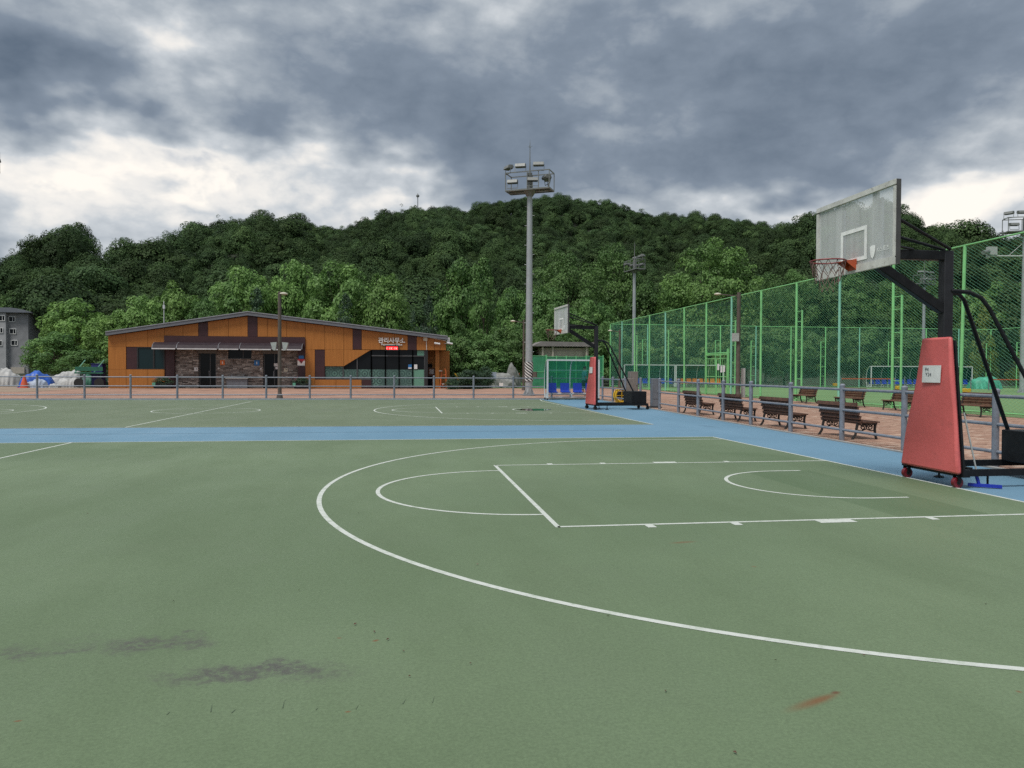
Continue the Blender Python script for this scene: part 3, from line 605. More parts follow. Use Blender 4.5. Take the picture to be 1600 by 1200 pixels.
TREES = [
 ('broadleaf_tree','dark green tree directly behind the grey brick house, at the left edge',22,462,140,78,'mid',GB),
 ('broadleaf_tree','wide light green tree between the grey house and the orange office',118,468,84,100,'bright',GB),
 ('broadleaf_tree','medium green tree touching the left end of the orange office',172,490,80,70,'bright',GB),
 ('broadleaf_tree','low dark tree in front of the wide light green tree, above the tarps',86,520,78,76,'mid',GB),
 ('broadleaf_tree','small bushy tree right above the white covered heap',135,545,73,70,'mid',GB),
 ('plane_tree','leafy green tree rising over the left slope of the office roof, nearest its left end',222,458,82,78,'bright',GB),
 ('plane_tree','leafy pale green tree right of the thin roof antenna',272,440,86,86,'bright',GB),
 ('plane_tree','small leafy tree low over the roof, left of the tall bright plane tree',318,458,84,52,'mid',GB),
 ('plane_tree','tall bright green plane tree left of the office roof ridge',375,410,90,98,'bright',GB),
 ('conifer','dark blue-green conifer just above the office roof ridge',402,455,80,66,'dark',GB),
 ('plane_tree','tall plane tree directly above the brown lamp pole',460,404,94,82,'bright',GB),
 ('plane_tree','tallest plane tree behind the right half of the office roof',530,403,90,108,'bright',GB),
 ('conifer','small dark conifer in front of the tallest plane tree',540,462,78,58,'dark',GB),
 ('plane_tree','pointed plane tree at the right end of the row behind the roof',603,425,87,84,'bright',GB),
 ('conifer','short dark conifer below the small white far building',646,488,80,34,'dark',GB),
 ('conifer','rounded dark conifer right of the small white far building',670,465,78,52,'dark',GB),
 ('hillside_tree','broad dark tree behind the columnar tree, right of the office',722,398,112,88,'mid',GH),
 ('columnar_tree','tall narrow columnar tree between office and floodlight mast',756,408,92,72,'column',GH),
 ('hillside_tree','round tree just left of the tall floodlight mast',800,446,104,62,'mid',GH),
 ('cherry_tree','spreading cherry tree at the right corner of the office',712,500,76,60,'cherry',GF),
 ('cherry_tree','cherry tree above the round clipped shrub',748,514,77,84,'cherry',GF),
 ('cherry_tree','cherry tree with bare forked trunk just left of the mast',794,500,79,80,'cherry',GF),
 ('cherry_tree','cherry tree behind the beige kiosk, right of the mast',862,482,86,86,'cherry',GF),
 ('cherry_tree','cherry tree behind the far hoop post',922,488,88,78,'cherry',GF),
 ('cherry_tree','low tree filling the gap behind the cherry trees left of the mast',826,512,80,60,'cherry',GF),
 ('cherry_tree','low tree at the far corner of the tall green fence',962,500,92,66,'cherry',GF),
 ('hillside_tree','huge round tree right of the tall mast, leftmost of three giants',884,386,116,122,'mid',GH),
 ('hillside_tree','huge tree directly left of the small distant floodlight mast',956,374,126,104,'mid',GH),
 ('hillside_tree','medium tree in front of the leftmost giant tree',852,440,108,72,'mid',GH),
 ('hillside_tree','medium tree with light top in front of the two giants',925,448,106,72,'mid',GH),
 ('hillside_tree','medium tree right behind the small distant floodlight mast',1012,436,118,76,'mid',GH),
 ('hillside_tree','biggest broad tree with pale top, above the green fence posts',1112,364,112,142,'bright',GH),
 ('hillside_tree','small tree left of the biggest broad tree',1052,424,122,60,'mid',GH),
 ('hillside_tree','tree just right of the biggest broad tree',1196,418,122,84,'mid',GH),
 ('hillside_tree','tree left of the near backboard, above the fence',1244,412,126,80,'mid',GH),
 ('hillside_tree','dark tree directly under the near backboard',1318,420,124,92,'mid',GH),
 ('hillside_tree','dark tree between the near backboard and its post',1392,425,122,84,'mid',GH),
 ('hillside_tree','tree right of the near hoop post behind the fence',1468,430,120,86,'mid',GH),
 ('hillside_tree','tree behind the camera arm at the right edge',1540,424,118,84,'mid',GH),
 ('hillside_tree','rightmost tree at the foot of the hill',1612,430,116,86,'mid',GH),
 ('pitch_side_tree','light green low tree behind the blue-seat shelter',1042,482,88,84,'cherry',GP),
 ('pitch_side_tree','low tree behind the orange-seat shelter',1104,494,86,70,'cherry',GP),
 ('pitch_side_tree','light low tree around the pitch lamp pole',1166,478,86,88,'cherry',GP),
 ('pitch_side_tree','low dark tree two fence bays right of the pitch lamp',1226,500,88,72,'mid',GP),
 ('pitch_side_tree','low dark tree below the left edge of the near backboard',1284,498,90,74,'mid',GP),
 ('pitch_side_tree','low tree left of the red padded post, behind the pitch',1346,502,90,72,'mid',GP),
 ('pitch_side_tree','low tree behind the top of the red padding',1412,506,90,70,'mid',GP),
 ('pitch_side_tree','low tree just right of the red padding, behind the pitch',1474,510,90,66,'mid',GP),
 ('cypress','yellow-green pointed cypress right of the near hoop post',1536,466,84,46,'yellow',GP),
 ('cypress','yellow-green cypress cut by the right edge of the photo',1600,498,82,44,'yellow',GP),
 ('clipped_shrub','round clipped dark green shrub on the lawn right of the office',733,576,66,44,'shrub',None),
 ('loose_shrub','upright light shrub right behind the round clipped shrub',758,570,68,26,'shrub',None),
 ('loose_shrub','small low shrub beside the yellow curved pole',706,590,64,20,'shrub',None),
]
for a in TREES: tree(*a, base_z=0.0 if a[4] < 105 else None)

# far wood on the hills: one mass, instanced crowns
pc = bpy.data.collections.new('forest_kinds')
def shp_lobes(k=4, cr=.13):
    def f(g, n):
        lob = [(np.array([.26*math.cos(j*6.28/k+g.random()), .26*math.sin(j*6.28/k+g.random()), .45+.3*g.random()]), .20+.08*g.random()) for j in range(k)]+[(np.array([0,0,.62]),.26)]
        out = []
        for i in range(n):
            c, R0 = lob[i%len(lob)]; d = g.normal(size=3); d[2] = abs(d[2])*.8; d /= np.linalg.norm(d); r = cr*(.6+.7*g.random()); out.append((c+d*(R0-r*.5), r))
        return out
    return f
KINDS = [(20,.21,.024,shp_dome(.21)),(34,.16,.021,shp_dome(.16)),(46,.125,.017,shp_dome(.125)),(40,.13,.019,shp_lobes(4,.13)),(44,.12,.018,shp_lobes(6,.12)),(34,.18,.02,shp_cone(0,.17,.6)),(26,.12,.02,shp_lobes(3,.12)),(40,.11,.017,shp_layer(.1,.11))]
for i, (ncl, cr_, ls, sh) in enumerate(KINDS):
    me = crown_mesh('forest_crown',100+i,ncl,int(4600/ncl) if i < 6 else 95,ls,'leaf_forest',sh,cr_,axis=.6,jit=.22)
    o = bpy.data.objects.new('forest_crown', me); pc.objects.link(o)
pts = []
g = np.random.default_rng(3)
xs, ys = [], []
yy = 95.0
while yy < 760:
    sp = 8.0 if yy < 400 else 8.8
    x = np.arange(-560, 760, sp); xs.append(x+g.uniform(-.45,.45,len(x))*sp); ys.append(np.full(len(x),yy)+g.uniform(-.45,.45,len(x))*sp); yy += sp
x = np.concatenate(xs); y = np.concatenate(ys); z = height(x,y)
d = np.stack([x-CAM[0],y-CAM[1]],-1); zc = d@(FW[:2]/np.linalg.norm(FW[:2])); lat = d@np.array([FW[1],-FW[0]])/np.linalg.norm(FW[:2]); pxx = 800+FPX*lat/np.maximum(zc,1)
keep = (z > .8)&(zc > 112)&~((pxx < 70)&(zc < 165))&(pxx > -420)&(pxx < 2050)&(np.hypot(x,y) < 900)
# drop trees well behind a crest (nobody could see them)
tan = (z+9-CAM[2])/np.maximum(zc,1); 
hz = np.zeros(3000); order = np.argsort(zc); vis = np.zeros(len(x),bool)
for i in order:
    if not keep[i]: continue
    b = int((pxx[i]+420)/4); b = min(max(b,2),2990)
    if tan[i] > hz[b]-.02: vis[i] = True
    t0 = (z[i]+3-CAM[2])/zc[i]; hz[b-1:b+2] = np.maximum(hz[b-1:b+2], t0)
x, y, z, zc = x[vis], y[vis], z[vis], zc[vis]; n = len(x)
me = bpy.data.meshes.new('forest'); me.vertices.add(n); me.vertices.foreach_set('co', np.stack([x,y,z-.8],-1).ravel().astype('f'))
def attr(nm, ty, val): a = me.attributes.new(nm, ty, 'POINT'); a.data.foreach_set('vector' if ty == 'FLOAT_VECTOR' else 'value', val)
wv = 6.0+9.0*g.random(n)**1.5; hv = (7.0+wv*.55)*g.uniform(.75,1.25,n)
attr('sc','FLOAT_VECTOR', np.stack([wv,wv,hv],-1).ravel().astype('f')); attr('rz','FLOAT_VECTOR', np.stack([g.normal(0,.11,n),g.normal(0,.11,n),g.uniform(0,6.28,n)],-1).ravel().astype('f')); attr('ki','INT', g.choice(8,n,p=[.15,.15,.14,.14,.14,.06,.13,.09]).astype('i'))
fo = bpy.data.objects.new('forest', me); COL.objects.link(fo); tag(fo, 'dense green wood covering the hills behind the office and pitch', 'forest', kind='stuff'); me.materials.append(M['leaf_forest'])
ng = bpy.data.node_groups.new('forest_scatter','GeometryNodeTree'); ng.interface.new_socket('Geometry',in_out='INPUT',socket_type='NodeSocketGeometry'); ng.interface.new_socket('Geometry',in_out='OUTPUT',socket_type='NodeSocketGeometry')
def gn(ty, **k):
    nd = ng.nodes.new(ty)
    for a, b in k.items(): setattr(nd, a, b)
    return nd
gi, go = gn('NodeGroupInput'), gn('NodeGroupOutput'); ci = gn('GeometryNodeCollectionInfo'); ci.inputs[0].default_value = pc; ci.inputs['Separate Children'].default_value = True; ci.inputs['Reset Children'].default_value = True
ip = gn('GeometryNodeInstanceOnPoints'); ip.inputs['Pick Instance'].default_value = True
def na(nm, ty): a = gn('GeometryNodeInputNamedAttribute', data_type=ty); a.inputs[0].default_value = nm; return a.outputs[0]
mv = gn('GeometryNodeMeshToPoints')
ng.links.new(gi.outputs[0], mv.inputs[0]); ng.links.new(mv.outputs[0], ip.inputs['Points']); ng.links.new(ci.outputs[0], ip.inputs['Instance']); ng.links.new(na('ki','INT'), ip.inputs['Instance Index'])
e2r = gn('FunctionNodeEulerToRotation'); ng.links.new(na('rz','FLOAT_VECTOR'), e2r.inputs[0]); ng.links.new(e2r.outputs[0], ip.inputs['Rotation']); ng.links.new(na('sc','FLOAT_VECTOR'), ip.inputs['Scale']); ng.links.new(ip.outputs[0], go.inputs[0])
fo.modifiers.new('scatter','NODES').node_group = ng
print('forest trees', n)

# ------------------------------------------------------------------ management office
YF = 57.0
def bX(px): return atY(px, 565, YF)[0]
def bZ(px, py): return max(0.0, atY(px, py, YF)[2])
L0, R0, PK = bX(169), bX(697), bX(388)
zl, zr, zp = bZ(169,524), bZ(697,530.5), bZ(388,493)
def roofz(X): return zl+(zp-zl)*(X-L0)/(PK-L0) if X < PK else zp+(zr-zp)*(X-PK)/(R0-PK)
DEP = 13.0
off = thing('management_office', 'low orange panelled management office with sloping grey roof behind the courts', 'building', ((L0+R0)/2,YF,0))
OX = (L0+R0)/2
def P_(mb, name, mat, parent=off, **k):       # add in world coordinates, store relative to the office
    mb.v = [(x-OX, y-YF, z) for x, y, z in mb.v]; return mb.build(name, M[mat], parent, **k)
def child(mb, name, mat, parent): mb.v = [(x-OX, y-YF, z) for x, y, z in mb.v]; return mb.build(name, M[mat], parent)
# core walls: behind the cladding
RX = bX(683)
mb = MB(); mb.prism([(L0+.05,0),(bX(257),0),(bX(257),roofz(bX(257))-.05),(L0+.05,zl-.05)],'y',YF+.10,YF+DEP)
mb.prism([(bX(257),bZ(360,540)),(bX(477),bZ(360,540)),(bX(477),roofz(bX(477))-.05),(PK,zp-.05),(bX(257),roofz(bX(257))-.05)],'y',YF+.10,YF+DEP)
mb.prism([(bX(477),0),(bX(507),0),(bX(507),roofz(bX(507))-.05),(bX(477),roofz(bX(477))-.05)],'y',YF+.10,YF+DEP)
mb.prism([(bX(507),bZ(600,545)),(R0-.05,bZ(600,545)),(R0-.05,zr-.05),(bX(507),roofz(bX(507))-.05)],'y',YF+.10,YF+DEP)
P_(mb, 'wall', 'dark_brown')
rf = MB(); T_ = .30
rf.prism([(L0-.08,zl-.03),(PK,zp+.0),(R0+.12,zr-.03),(R0+.12,zr-.03+T_),(PK,zp+T_),(L0-.08,zl-.03+T_)],'y',YF-.35,YF+DEP+.3)
roof = P_(rf, 'roof', 'roof_grey')
an = MB(); ax = bX(239); an.tube([(ax,YF+3,roofz(ax)+.3),(ax,YF+3,roofz(ax)+2.6)],.03,6); an.box((ax,YF+3,roofz(ax)+2.1),(.16,.16,.3)); child(an,'antenna','white_trim',roof)
cap = MB(); cap.bar((L0-.08,YF-.37,zl+T_-.02),(PK,YF-.37,zp+T_+.01),.05,.07); cap.bar((PK,YF-.37,zp+T_+.01),(R0+.12,YF-.37,zr+T_-.02),.05,.07); child(cap,'roof_edge','galv',roof)
pan = 0
def panel(x0, x1, zb, zt=None, mat='cladding', name='wall_panel', zb2=None, dy=0.0):
    a, b = bX(x0)+.012, bX(x1)-.012; t0, t1 = (roofz(a)-.06, roofz(b)-.06) if zt is None else (zt-.012, zt-.012)
    pts = [(a,zb),(b,zb if zb2 is None else zb2),(b,t1)]
    if zt is None and a < PK < b: pts.append((PK,zp-.06))
    pts.append((a,t0)); mb = MB(); mb.prism(pts,'y',YF+dy-.0,YF+.10); return P_(mb, name, mat)
zj = bZ(230,542); zs = bZ(230,577); zf1, zf0 = bZ(360,525.5), bZ(360,538); zo = bZ(620,546.5); zk = bZ(600,572.5); zb_ = bZ(540,593)
for a, b in ((169,197),(197,231),(231,257)): panel(a,b,zj); panel(a,b,.02,zs)
panel(169,197,zs,zj); panel(197.3,214,zs,zj,'dark_brown','dark_panel',dy=.03)
cols = [(257,286,0),(286,310,0),(310,325,1),(325,357,0),(357,387,0),(387,402.5,1),(402.5,418,0),(418,448,0),(448,477,0)]
for a, b, dk in cols: panel(a,b,zf1,None,'dark_brown' if dk else 'cladding','dark_panel' if dk else 'wall_panel')
zc_ = bZ(500,546)
for a, b in ((477,507.5),(507.5,537),(537,551)): panel(a,b,zc_)
panel(477,492,.02,zc_); panel(492,507.5,zb_,zc_,'dark_brown','dark_panel',dy=.03)
panel(507.5,537,zk,zc_)
mb = MB(); mb.prism([(bX(537)+.012,zk),(bX(580),zo),(bX(580),zc_-.012),(bX(537)+.012,zc_-.012)],'y',YF,YF+.10); P_(mb,'wall_panel','cladding')
panel(551,565,zo,None,'dark_brown','dark_panel'); panel(551,565,zo-.001+.0,zo+.02,'cladding')
for a, b in ((565,594),(594,616),(616,637),(651,679),(679,697)): panel(a,b,zo)
panel(637,651,zo,None,'dark_brown','dark_panel')
panel(492,525,.02,zb_); panel(525,565,.02,zb_); panel(565,580,.02,zb_,'dark_brown','dark_panel')
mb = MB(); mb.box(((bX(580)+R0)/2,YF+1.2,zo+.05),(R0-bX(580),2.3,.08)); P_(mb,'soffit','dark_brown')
# fascia and awning over the stone recess
mb = MB(); mb.prism([(bX(257),zf0-.15),(bX(477),zf0-.15),(bX(477),zf1-.012),(bX(257),zf1-.012)],'y',YF-.10,YF+.10); P_(mb,'fascia','dark_brown')
aw = MB(); A0, A1 = bX(243), bX(474); za, zb2 = bZ(360,536), bZ(360,546)
prof = [(YF-.12,za),(YF-.5,za-.06),(YF-.85,za-.22),(YF-1.05,zb2)]
for i in range(len(prof)-1):
    (y0,z0),(y1,z1) = prof[i],prof[i+1]; aw.add([(A0,y0,z0),(A1,y0,z0),(A1,y1,z1),(A0,y1,z1)],[(0,1,2,3)])
awo = P_(aw,'awning','awning_clear'); s_ = awo.modifiers.new('thick','SOLIDIFY'); s_.thickness = .02
for px in (243.5,281,345,378,428,474):
    r_ = MB(); X = bX(px); r_.tube([(X,p[0],p[1]+.015) for p in prof],.022,5); child(r_,'awning_rib','galv',awo)
for a, b in ((243,280),(282,344),(346,377),(379,427),(429,473)):
    r_ = MB(); r_.box(((bX(a)+bX(b))/2,YF-1.06,zb2-.01),(bX(b)-bX(a)-.05,.05,.09)); child(r_,'awning_edge','white_trim',awo)
# stone recess
SY = YF+.42; SX0, SX1 = bX(272), bX(465.5); ZT = zf0-.1
mb = MB(); mb.box(((bX(257)+SX0)/2,YF+.25,ZT/2),(SX0-bX(257),.3,ZT)); P_(mb,'recess_pillar','dark_brown'); mb = MB(); mb.box(((SX1+bX(477))/2,YF+.25,ZT/2),(bX(477)-SX1,.3,ZT)); P_(mb,'recess_pillar','dark_brown')
doors = [(308.5,335.5,'glass'),(410,437,'glass')]; DZ = bZ(360,552.5); wz0, wz1 = bZ(375,560), bZ(375,548)
holes = [(bX(a)-.02,bX(b)+.02,0,bZ(360,551.5)+.0) for a, b, _ in doors]+[(bX(354.5),bX(391.5),wz0,ZT+1)]
back = MB(); back.box(((SX0+SX1)/2,SY+.5,ZT/2),(SX1-SX0+.3,.1,ZT)); P_(back,'recess_back','interior_dark')
stn = MB(); z = .0; gs = np.random.default_rng(5)
while z < ZT-.02:
    h = gs.uniform(.07,.13); x = SX0-gs.uniform(0,.3)
    while x < SX1:
        w_ = gs.uniform(.18,.52); a, b = max(x,SX0), min(x+w_,SX1); x += w_
        segs = [(a,b)]
        for h0, h1, hz0, hz1 in holes:
            if z+h > hz0+.01 and z < hz1-.02:
                ns = []
                for s0, s1 in segs:
                    if s1 <= h0 or s0 >= h1: ns.append((s0,s1))
                    else:
                        if s0 < h0: ns.append((s0,h0))
                        if s1 > h1: ns.append((h1,s1))
                segs = ns
        for s0, s1 in segs:
            if s1-s0 > .03:
                stn.cc = float(gs.beta(1.5,1.7)); d = gs.uniform(0,.05); stn.box(((s0+s1)/2,SY+.2-d/2,z+h/2),(s1-s0-.012,.4+d,h-.012))
    z += h
so = P_(stn,'stone_cladding','stone',fix=False,col=True); so['kind'] = 'stuff'
for a, b, k in doors:
    d = MB(); X0, X1 = bX(a), bX(b); d.box(((X0+X1)/2,SY+.25,DZ/2),(X1-X0,.03,DZ)); do = P_(d,'door','window_glass')
    fr = MB()
    for X, w_ in ((X0+.04,.08),(X1-.04,.08),((X0*.36+X1*.64),.06)): fr.box((X,SY+.22,DZ/2),(w_,.06,DZ))
    fr.box(((X0+X1)/2,SY+.22,.06),(X1-X0,.06,.12)); child(fr,'door_frame','window_frame',do)
    hd = MB(); hd.tube([(X0*.42+X1*.58,SY+.15,.95),(X0*.42+X1*.58,SY+.15,1.5)],.02,6); child(hd,'door_handle','galv',do)
    sb = MB(); sb.box(((X0+X1)/2,SY+.02,DZ+.16),(X1-X0+.1,.24,.3)); child(sb,'shutter_box','shutter',do)
wn = MB(); wn.box(((bX(354.5)+bX(391.5))/2,SY+.2,(wz0+ZT)/2),(bX(391.5)-bX(354.5),.04,ZT-wz0)); wo = P_(wn,'window','window_glass')
fr = MB(); 
for px in (354.5,378,391.5): fr.box((bX(px),SY+.16,(wz0+ZT)/2),(.06,.06,ZT-wz0))
fr.box(((bX(354.5)+bX(391.5))/2,SY+.16,wz0),(bX(391.5)-bX(354.5),.08,.07)); child(fr,'window_frame','window_frame',wo)
# left window
wn = MB(); wn.box(((bX(214)+bX(257))/2,YF+.085,(zs+zj)/2),(bX(257)-bX(214),.02,zj-zs)); wo = P_(wn,'window','window_glass_teal')
fr = MB()
for px, w_ in ((214.8,.1),(240,.12),(256.3,.08)): fr.box((bX(px),YF+.05,(zs+zj)/2),(w_,.06,zj-zs))
for zz in (zs+.04,zj-.05): fr.box(((bX(214)+bX(257))/2,YF+.05,zz),(bX(257)-bX(214),.05,.08))
child(fr,'window_frame','frame_dark',wo)
# low strip window and glazed corner
def pane(x0, x1, z0, z1, mat, nm='window', zt2=None, y=YF+.16):
    a, b = bX(x0), bX(x1); mb = MB(); mb.prism([(a,z0),(b,z0),(b,z1 if zt2 is None else zt2),(a,z1)],'y',y,y+.02); return P_(mb, nm, mat)
def mull(par, segs, y=YF+.12, w_=.09):
    mb = MB()
    for x0, z0, x1, z1 in segs: mb.bar((x0,y,z0),(x1,y,z1),w_,w_,up=(0,1,0))
    child(mb,'window_frame','window_frame',par)
zw0, zw1, zh = bZ(540,592), zk-.02, bZ(620,577.5)
zdia = lambda X: zk+(zo-zk)*(X-bX(537))/(bX(580)-bX(537))
for a, b in ((508,536),(536,558),(558,580)):
    tl, tr = (zw1 if a < 537 else zdia(bX(a))-.03), (zw1 if b <= 537 else zdia(bX(b))-.03)
    if a >= 536: 
        w_ = pane(a,b,zh,tl,'window_glass','window',tr); pane(a,b,zw0,zh,'film','window_film',y=YF+.15)
    else: w_ = pane(a,b,zw0,zw1,'film','window')
    mull(w_, [(bX(b),zw0,bX(b),tr),(bX(a),zw0,bX(b),zw0)])
zlow = .12; zt_ = bZ(620,556)
for a, b in ((580,602),(602,623.5),(623.5,645),(645,663.5)):
    w_ = pane(a,b,zh,zo,'window_glass'); pane(a,b,zlow,zh,'film' if b < 650 else 'film_plain','window_film',y=YF+.15)
    mull(w_, [(bX(a),0,bX(a),zo),(bX(b),0,bX(b),zo),(bX(a),zt_,bX(b),zt_),(bX(a),zlow,bX(b),zlow)])
pane(652,663,zt_+.05,zo-.05,'film_plain','window_film',y=YF+.145)
for px, mat in ((637,'sign_blue'),(646,'paper')):
    mb = MB(); X = bX(px); mb.box((X+.2,YF+.10,bZ(640,573)),(.30 if px < 640 else .28,.012,.40)); P_(mb,'notice',mat)
    if px < 640: m2 = MB(); m2.box((X+.2,YF+.09,bZ(640,573)-.12),(.28,.01,.12)); P_(m2,'notice_print','paper')
mb = MB(); mb.box(((bX(663.5)+bX(668.5))/2,YF+.2,zo/2),(bX(668.5)-bX(663.5),.3,zo)); P_(mb,'corner_post','frame_dark')
mb = MB(); mb.box(((bX(668)+RX)/2,YF+2.3,zo/2),(RX-bX(668)+2.5,.2,zo)); P_(mb,'porch_wall','cladding')
mb = MB(); mb.box((bX(684),YF+1.2,zo/2),(.35,.9,zo)); P_(mb,'porch_pillar','cladding')
mb = MB(); mb.box((bX(676),YF+2.0,bZ(676,581)),(.62,.06,.75)); nb = P_(mb,'notice_board','wood_bench_pale'); m2 = MB(); m2.box((bX(676),YF+1.96,bZ(676,581)+.02),(.40,.02,.42)); child(m2,'notice_sheet','paper',nb)
mb = MB(); mb.box((bX(671),YF+2.1,1.1),(.7,.08,2.2)); P_(mb,'door','interior_dark')
# small fittings on the facade
mb = MB(); mb.box((bX(664.5),YF-.08,bZ(664,529)),(.34,.14,.42)); eb = P_(mb,'junction_box','sign_cream'); m2 = MB(); m2.bar((bX(666),YF-.04,bZ(664,532)),(bX(666.5),YF-.04,zo),.05,.05); m2.bar((bX(667),YF-.05,bZ(664,526.5)),(R0,YF-.05,zr-.12),.04,.05); child(m2,'conduit','white_trim',eb)
def cctv(X, Y, Z, dx, parent=off):
    c = MB(); c.bar((X,Y,Z),(X+dx,Y-.3,Z+.02),.05,.05); c.tube([(X+dx-.25,Y-.34,Z+.06),(X+dx+.25,Y-.4,Z-.02)],.085,10); return c
c = cctv(bX(697)-.15,YF-.02,bZ(690,537),.45); P_(c,'security_camera','white_trim'); c = MB(); c.box((bX(699)+.08,YF-.1,bZ(697,531)),(.22,.22,.40)); c.bar((bX(697),YF-.05,bZ(697,534)),(bX(700),YF-.1,bZ(697,534)),.05,.05); P_(c,'flood_lamp','white_trim')
c = cctv(bX(688),YF-.02,bZ(690,537.5),-.3); P_(c,'security_camera','white_trim')
text_mesh('sign_letters','관리사무소',.52,M['sign_white'],.03,off,(bX(612)-OX,-.05,bZ(612,532.5)),(R(90),0,0),.012,sx=.98)
text_mesh('sign_letters','Management Office',.235,M['sign_white'],.02,off,(bX(612)-OX,-.05,bZ(612,538.4)),(R(90),0,0),.004)
mb = MB(); mb.box((bX(612.5),YF-.12,bZ(612,543.7)),(1.16,.18,.46)); led = P_(mb,'led_display','frame_dark')
m2 = MB(); m2.box((bX(612.5),YF-.215,bZ(612,544)),(1.0,.01,.26)); child(m2,'led_screen','led_red',led)
for i in range(9):
    if i in (1,5): continue
    m2 = MB(); X = bX(612.5)-.42+i*.105; Z = bZ(612,544)-.03; m2.box((X,YF-.223,Z+.06),(.07,.004,.02)); m2.box((X+(.03 if i%2 else -.03),YF-.223,Z),(.02,.004,.12)); m2.box((X,YF-.223,Z-.05),(.07,.004,.02)); child(m2,'led_character','led_pale',led)
# toilet signs, alarm sign, intercom boxes (hung on the stone wall: parts of the office)
def plate(px, py, w_, h, mat, nm='wall_sign', y=SY-.05): mb = MB(); mb.box((bX(px),y,bZ(px,py)),(w_,.03,h)); return P_(mb,nm,mat)
def figure_on(par, px, py, mat, skirt):
    mb = MB(); X, Z, y = bX(px), bZ(px,py), SY-.07
    mb.lathe([(.001,-.035),(.03,-.02),(.035,0),(.03,.02),(.001,.035)],8,(X,y,Z+.10))
    mb.prism([(X-.02,Z+.06),(X+.02,Z+.06),(X+(.06 if skirt else .045),Z-.05),(X-(.06 if skirt else .045),Z-.05)],'y',y,y+.01); mb.box((X-.02,y,Z-.09),(.022,.01,.09)); mb.box((X+.02,y,Z-.09),(.022,.01,.09)); child(mb,'pictogram',mat,par)
s_ = plate(346,566.5,.38,.42,'sign_orange'); figure_on(s_,346,566.5,'sign_white',True)
s_ = plate(400,567,.44,.44,'sign_blue'); figure_on(s_,400,567,'sign_white',False)
for px, py, w_, h, mat in ((304.5,577,.30,.32,'paper'),(340,575.5,.12,.12,'paper'),(406.5,576,.14,.14,'paper'),(445.5,578,.32,.30,'sign_cream')):
    s_ = plate(px,py,w_,h,mat,'wall_box'); m2 = MB(); m2.box((bX(px)+w_*.15,SY-.075,bZ(px,py)+h*.1),(w_*.25,.02,h*.2)); child(m2,'button','ink',s_)
for px, py, w_, h in ((430,570,.40,.26),(431,575,.26,.20)): mb = MB(); mb.box((bX(px),SY+.19,bZ(px,py)),(w_,.01,h)); P_(mb,'notice','paper')
s_ = plate(470.5,566.5,.62,.60,'sign_white','wall_sign',YF+.08); m2 = MB(); X, Z = bX(470.5), bZ(470,566.5)
m2.box((X,YF+.06,Z+.24),(.60,.01,.13)); m2.prism([(X-.2,Z+.18),(X+.2,Z+.18),(X,Z-.10)],'y',YF+.055,YF+.06); child(m2,'sign_print','sign_red',s_)
m2 = MB(); m2.prism([(X-.1,Z+.1),(X+.1,Z+.1),(X,Z-.04)],'y',YF+.045,YF+.05); m2.box((X,YF+.06,Z-.27),(.6,.01,.04)); child(m2,'sign_print','ink',s_)
s_ = plate(470.5,558,.40,.26,'sign_blue','wall_sign',YF+.08)
# sink counter between the doors
mb = MB(); mb.box(((bX(353)+bX(388))/2,SY-.35,.86),(bX(388)-bX(353),.6,.08)); st_ = thing('washstand','dark outdoor washstand with pale top between the two toilet doors','sink',((bX(353)+bX(388))/2,SY-.35,0)); 
for q_ in (0,): mb.v = [(x-st_.location.x,y-st_.location.y,z_) for x, y, z_ in mb.v]; mb.build('counter',M['fixture_light'],st_)
m2 = MB(); m2.box((0,.05,.41),(bX(388)-bX(353)-.15,.45,.80)); m2.build('cabinet',M['grey_box'],st_)
for xx in (-.5,.5): m2 = MB(); m2.tube([(xx,.2,.9),(xx,.2,1.12),(xx,.05,1.14),(xx,.05,1.06)],.02,6); m2.build('tap',M['galv'],st_)
# planters with flowers at either end of the stone wall
def planter(label, px0, px1, py):
    X0, X1 = bX(px0), bX(px1); e = thing('planter',label,'planter',((X0+X1)/2,YF-.8,0)); W = X1-X0
    mb = MB(); mb.prism([(-W*.42,0),(W*.42,0),(W*.5,.42),(-W*.5,.42)],'y',-.25,.25); mb.build('box',M['interior_dark'],e)
    m2 = MB(); m2.box((-W*.42,-.27,.34),(W*.16,.03,.30)); m2.build('plaque',M['planter_green'],e); m2 = MB(); m2.box((0,0,.41),(W*.95,.46,.05)); m2.build('soil',M['soil'],e)
    inst('foliage',CR['shrub'][0],e,(0,0,.30),sc=(W*1.15,.75,.75)); fl = MB(); gf = np.random.default_rng(int(px0))
    for i in range(26):
        c_ = gf.uniform((-W*.45,-.3,.62),(W*.45,.2,1.0)); r_ = .05; fl.add([(c_[0]-r_,c_[1],c_[2]),(c_[0],c_[1]-r_,c_[2]+.02),(c_[0]+r_,c_[1],c_[2]),(c_[0],c_[1],c_[2]+r_)],[(0,1,2),(0,2,3),(1,2,3),(0,1,3)])
    fl.build('flowers',M['petal'],e)
planter('dark flower planter with pink blooms at the left end of the stone wall',244,275,606); planter('dark flower planter with red blooms at the right end of the stone wall',460,488,606)

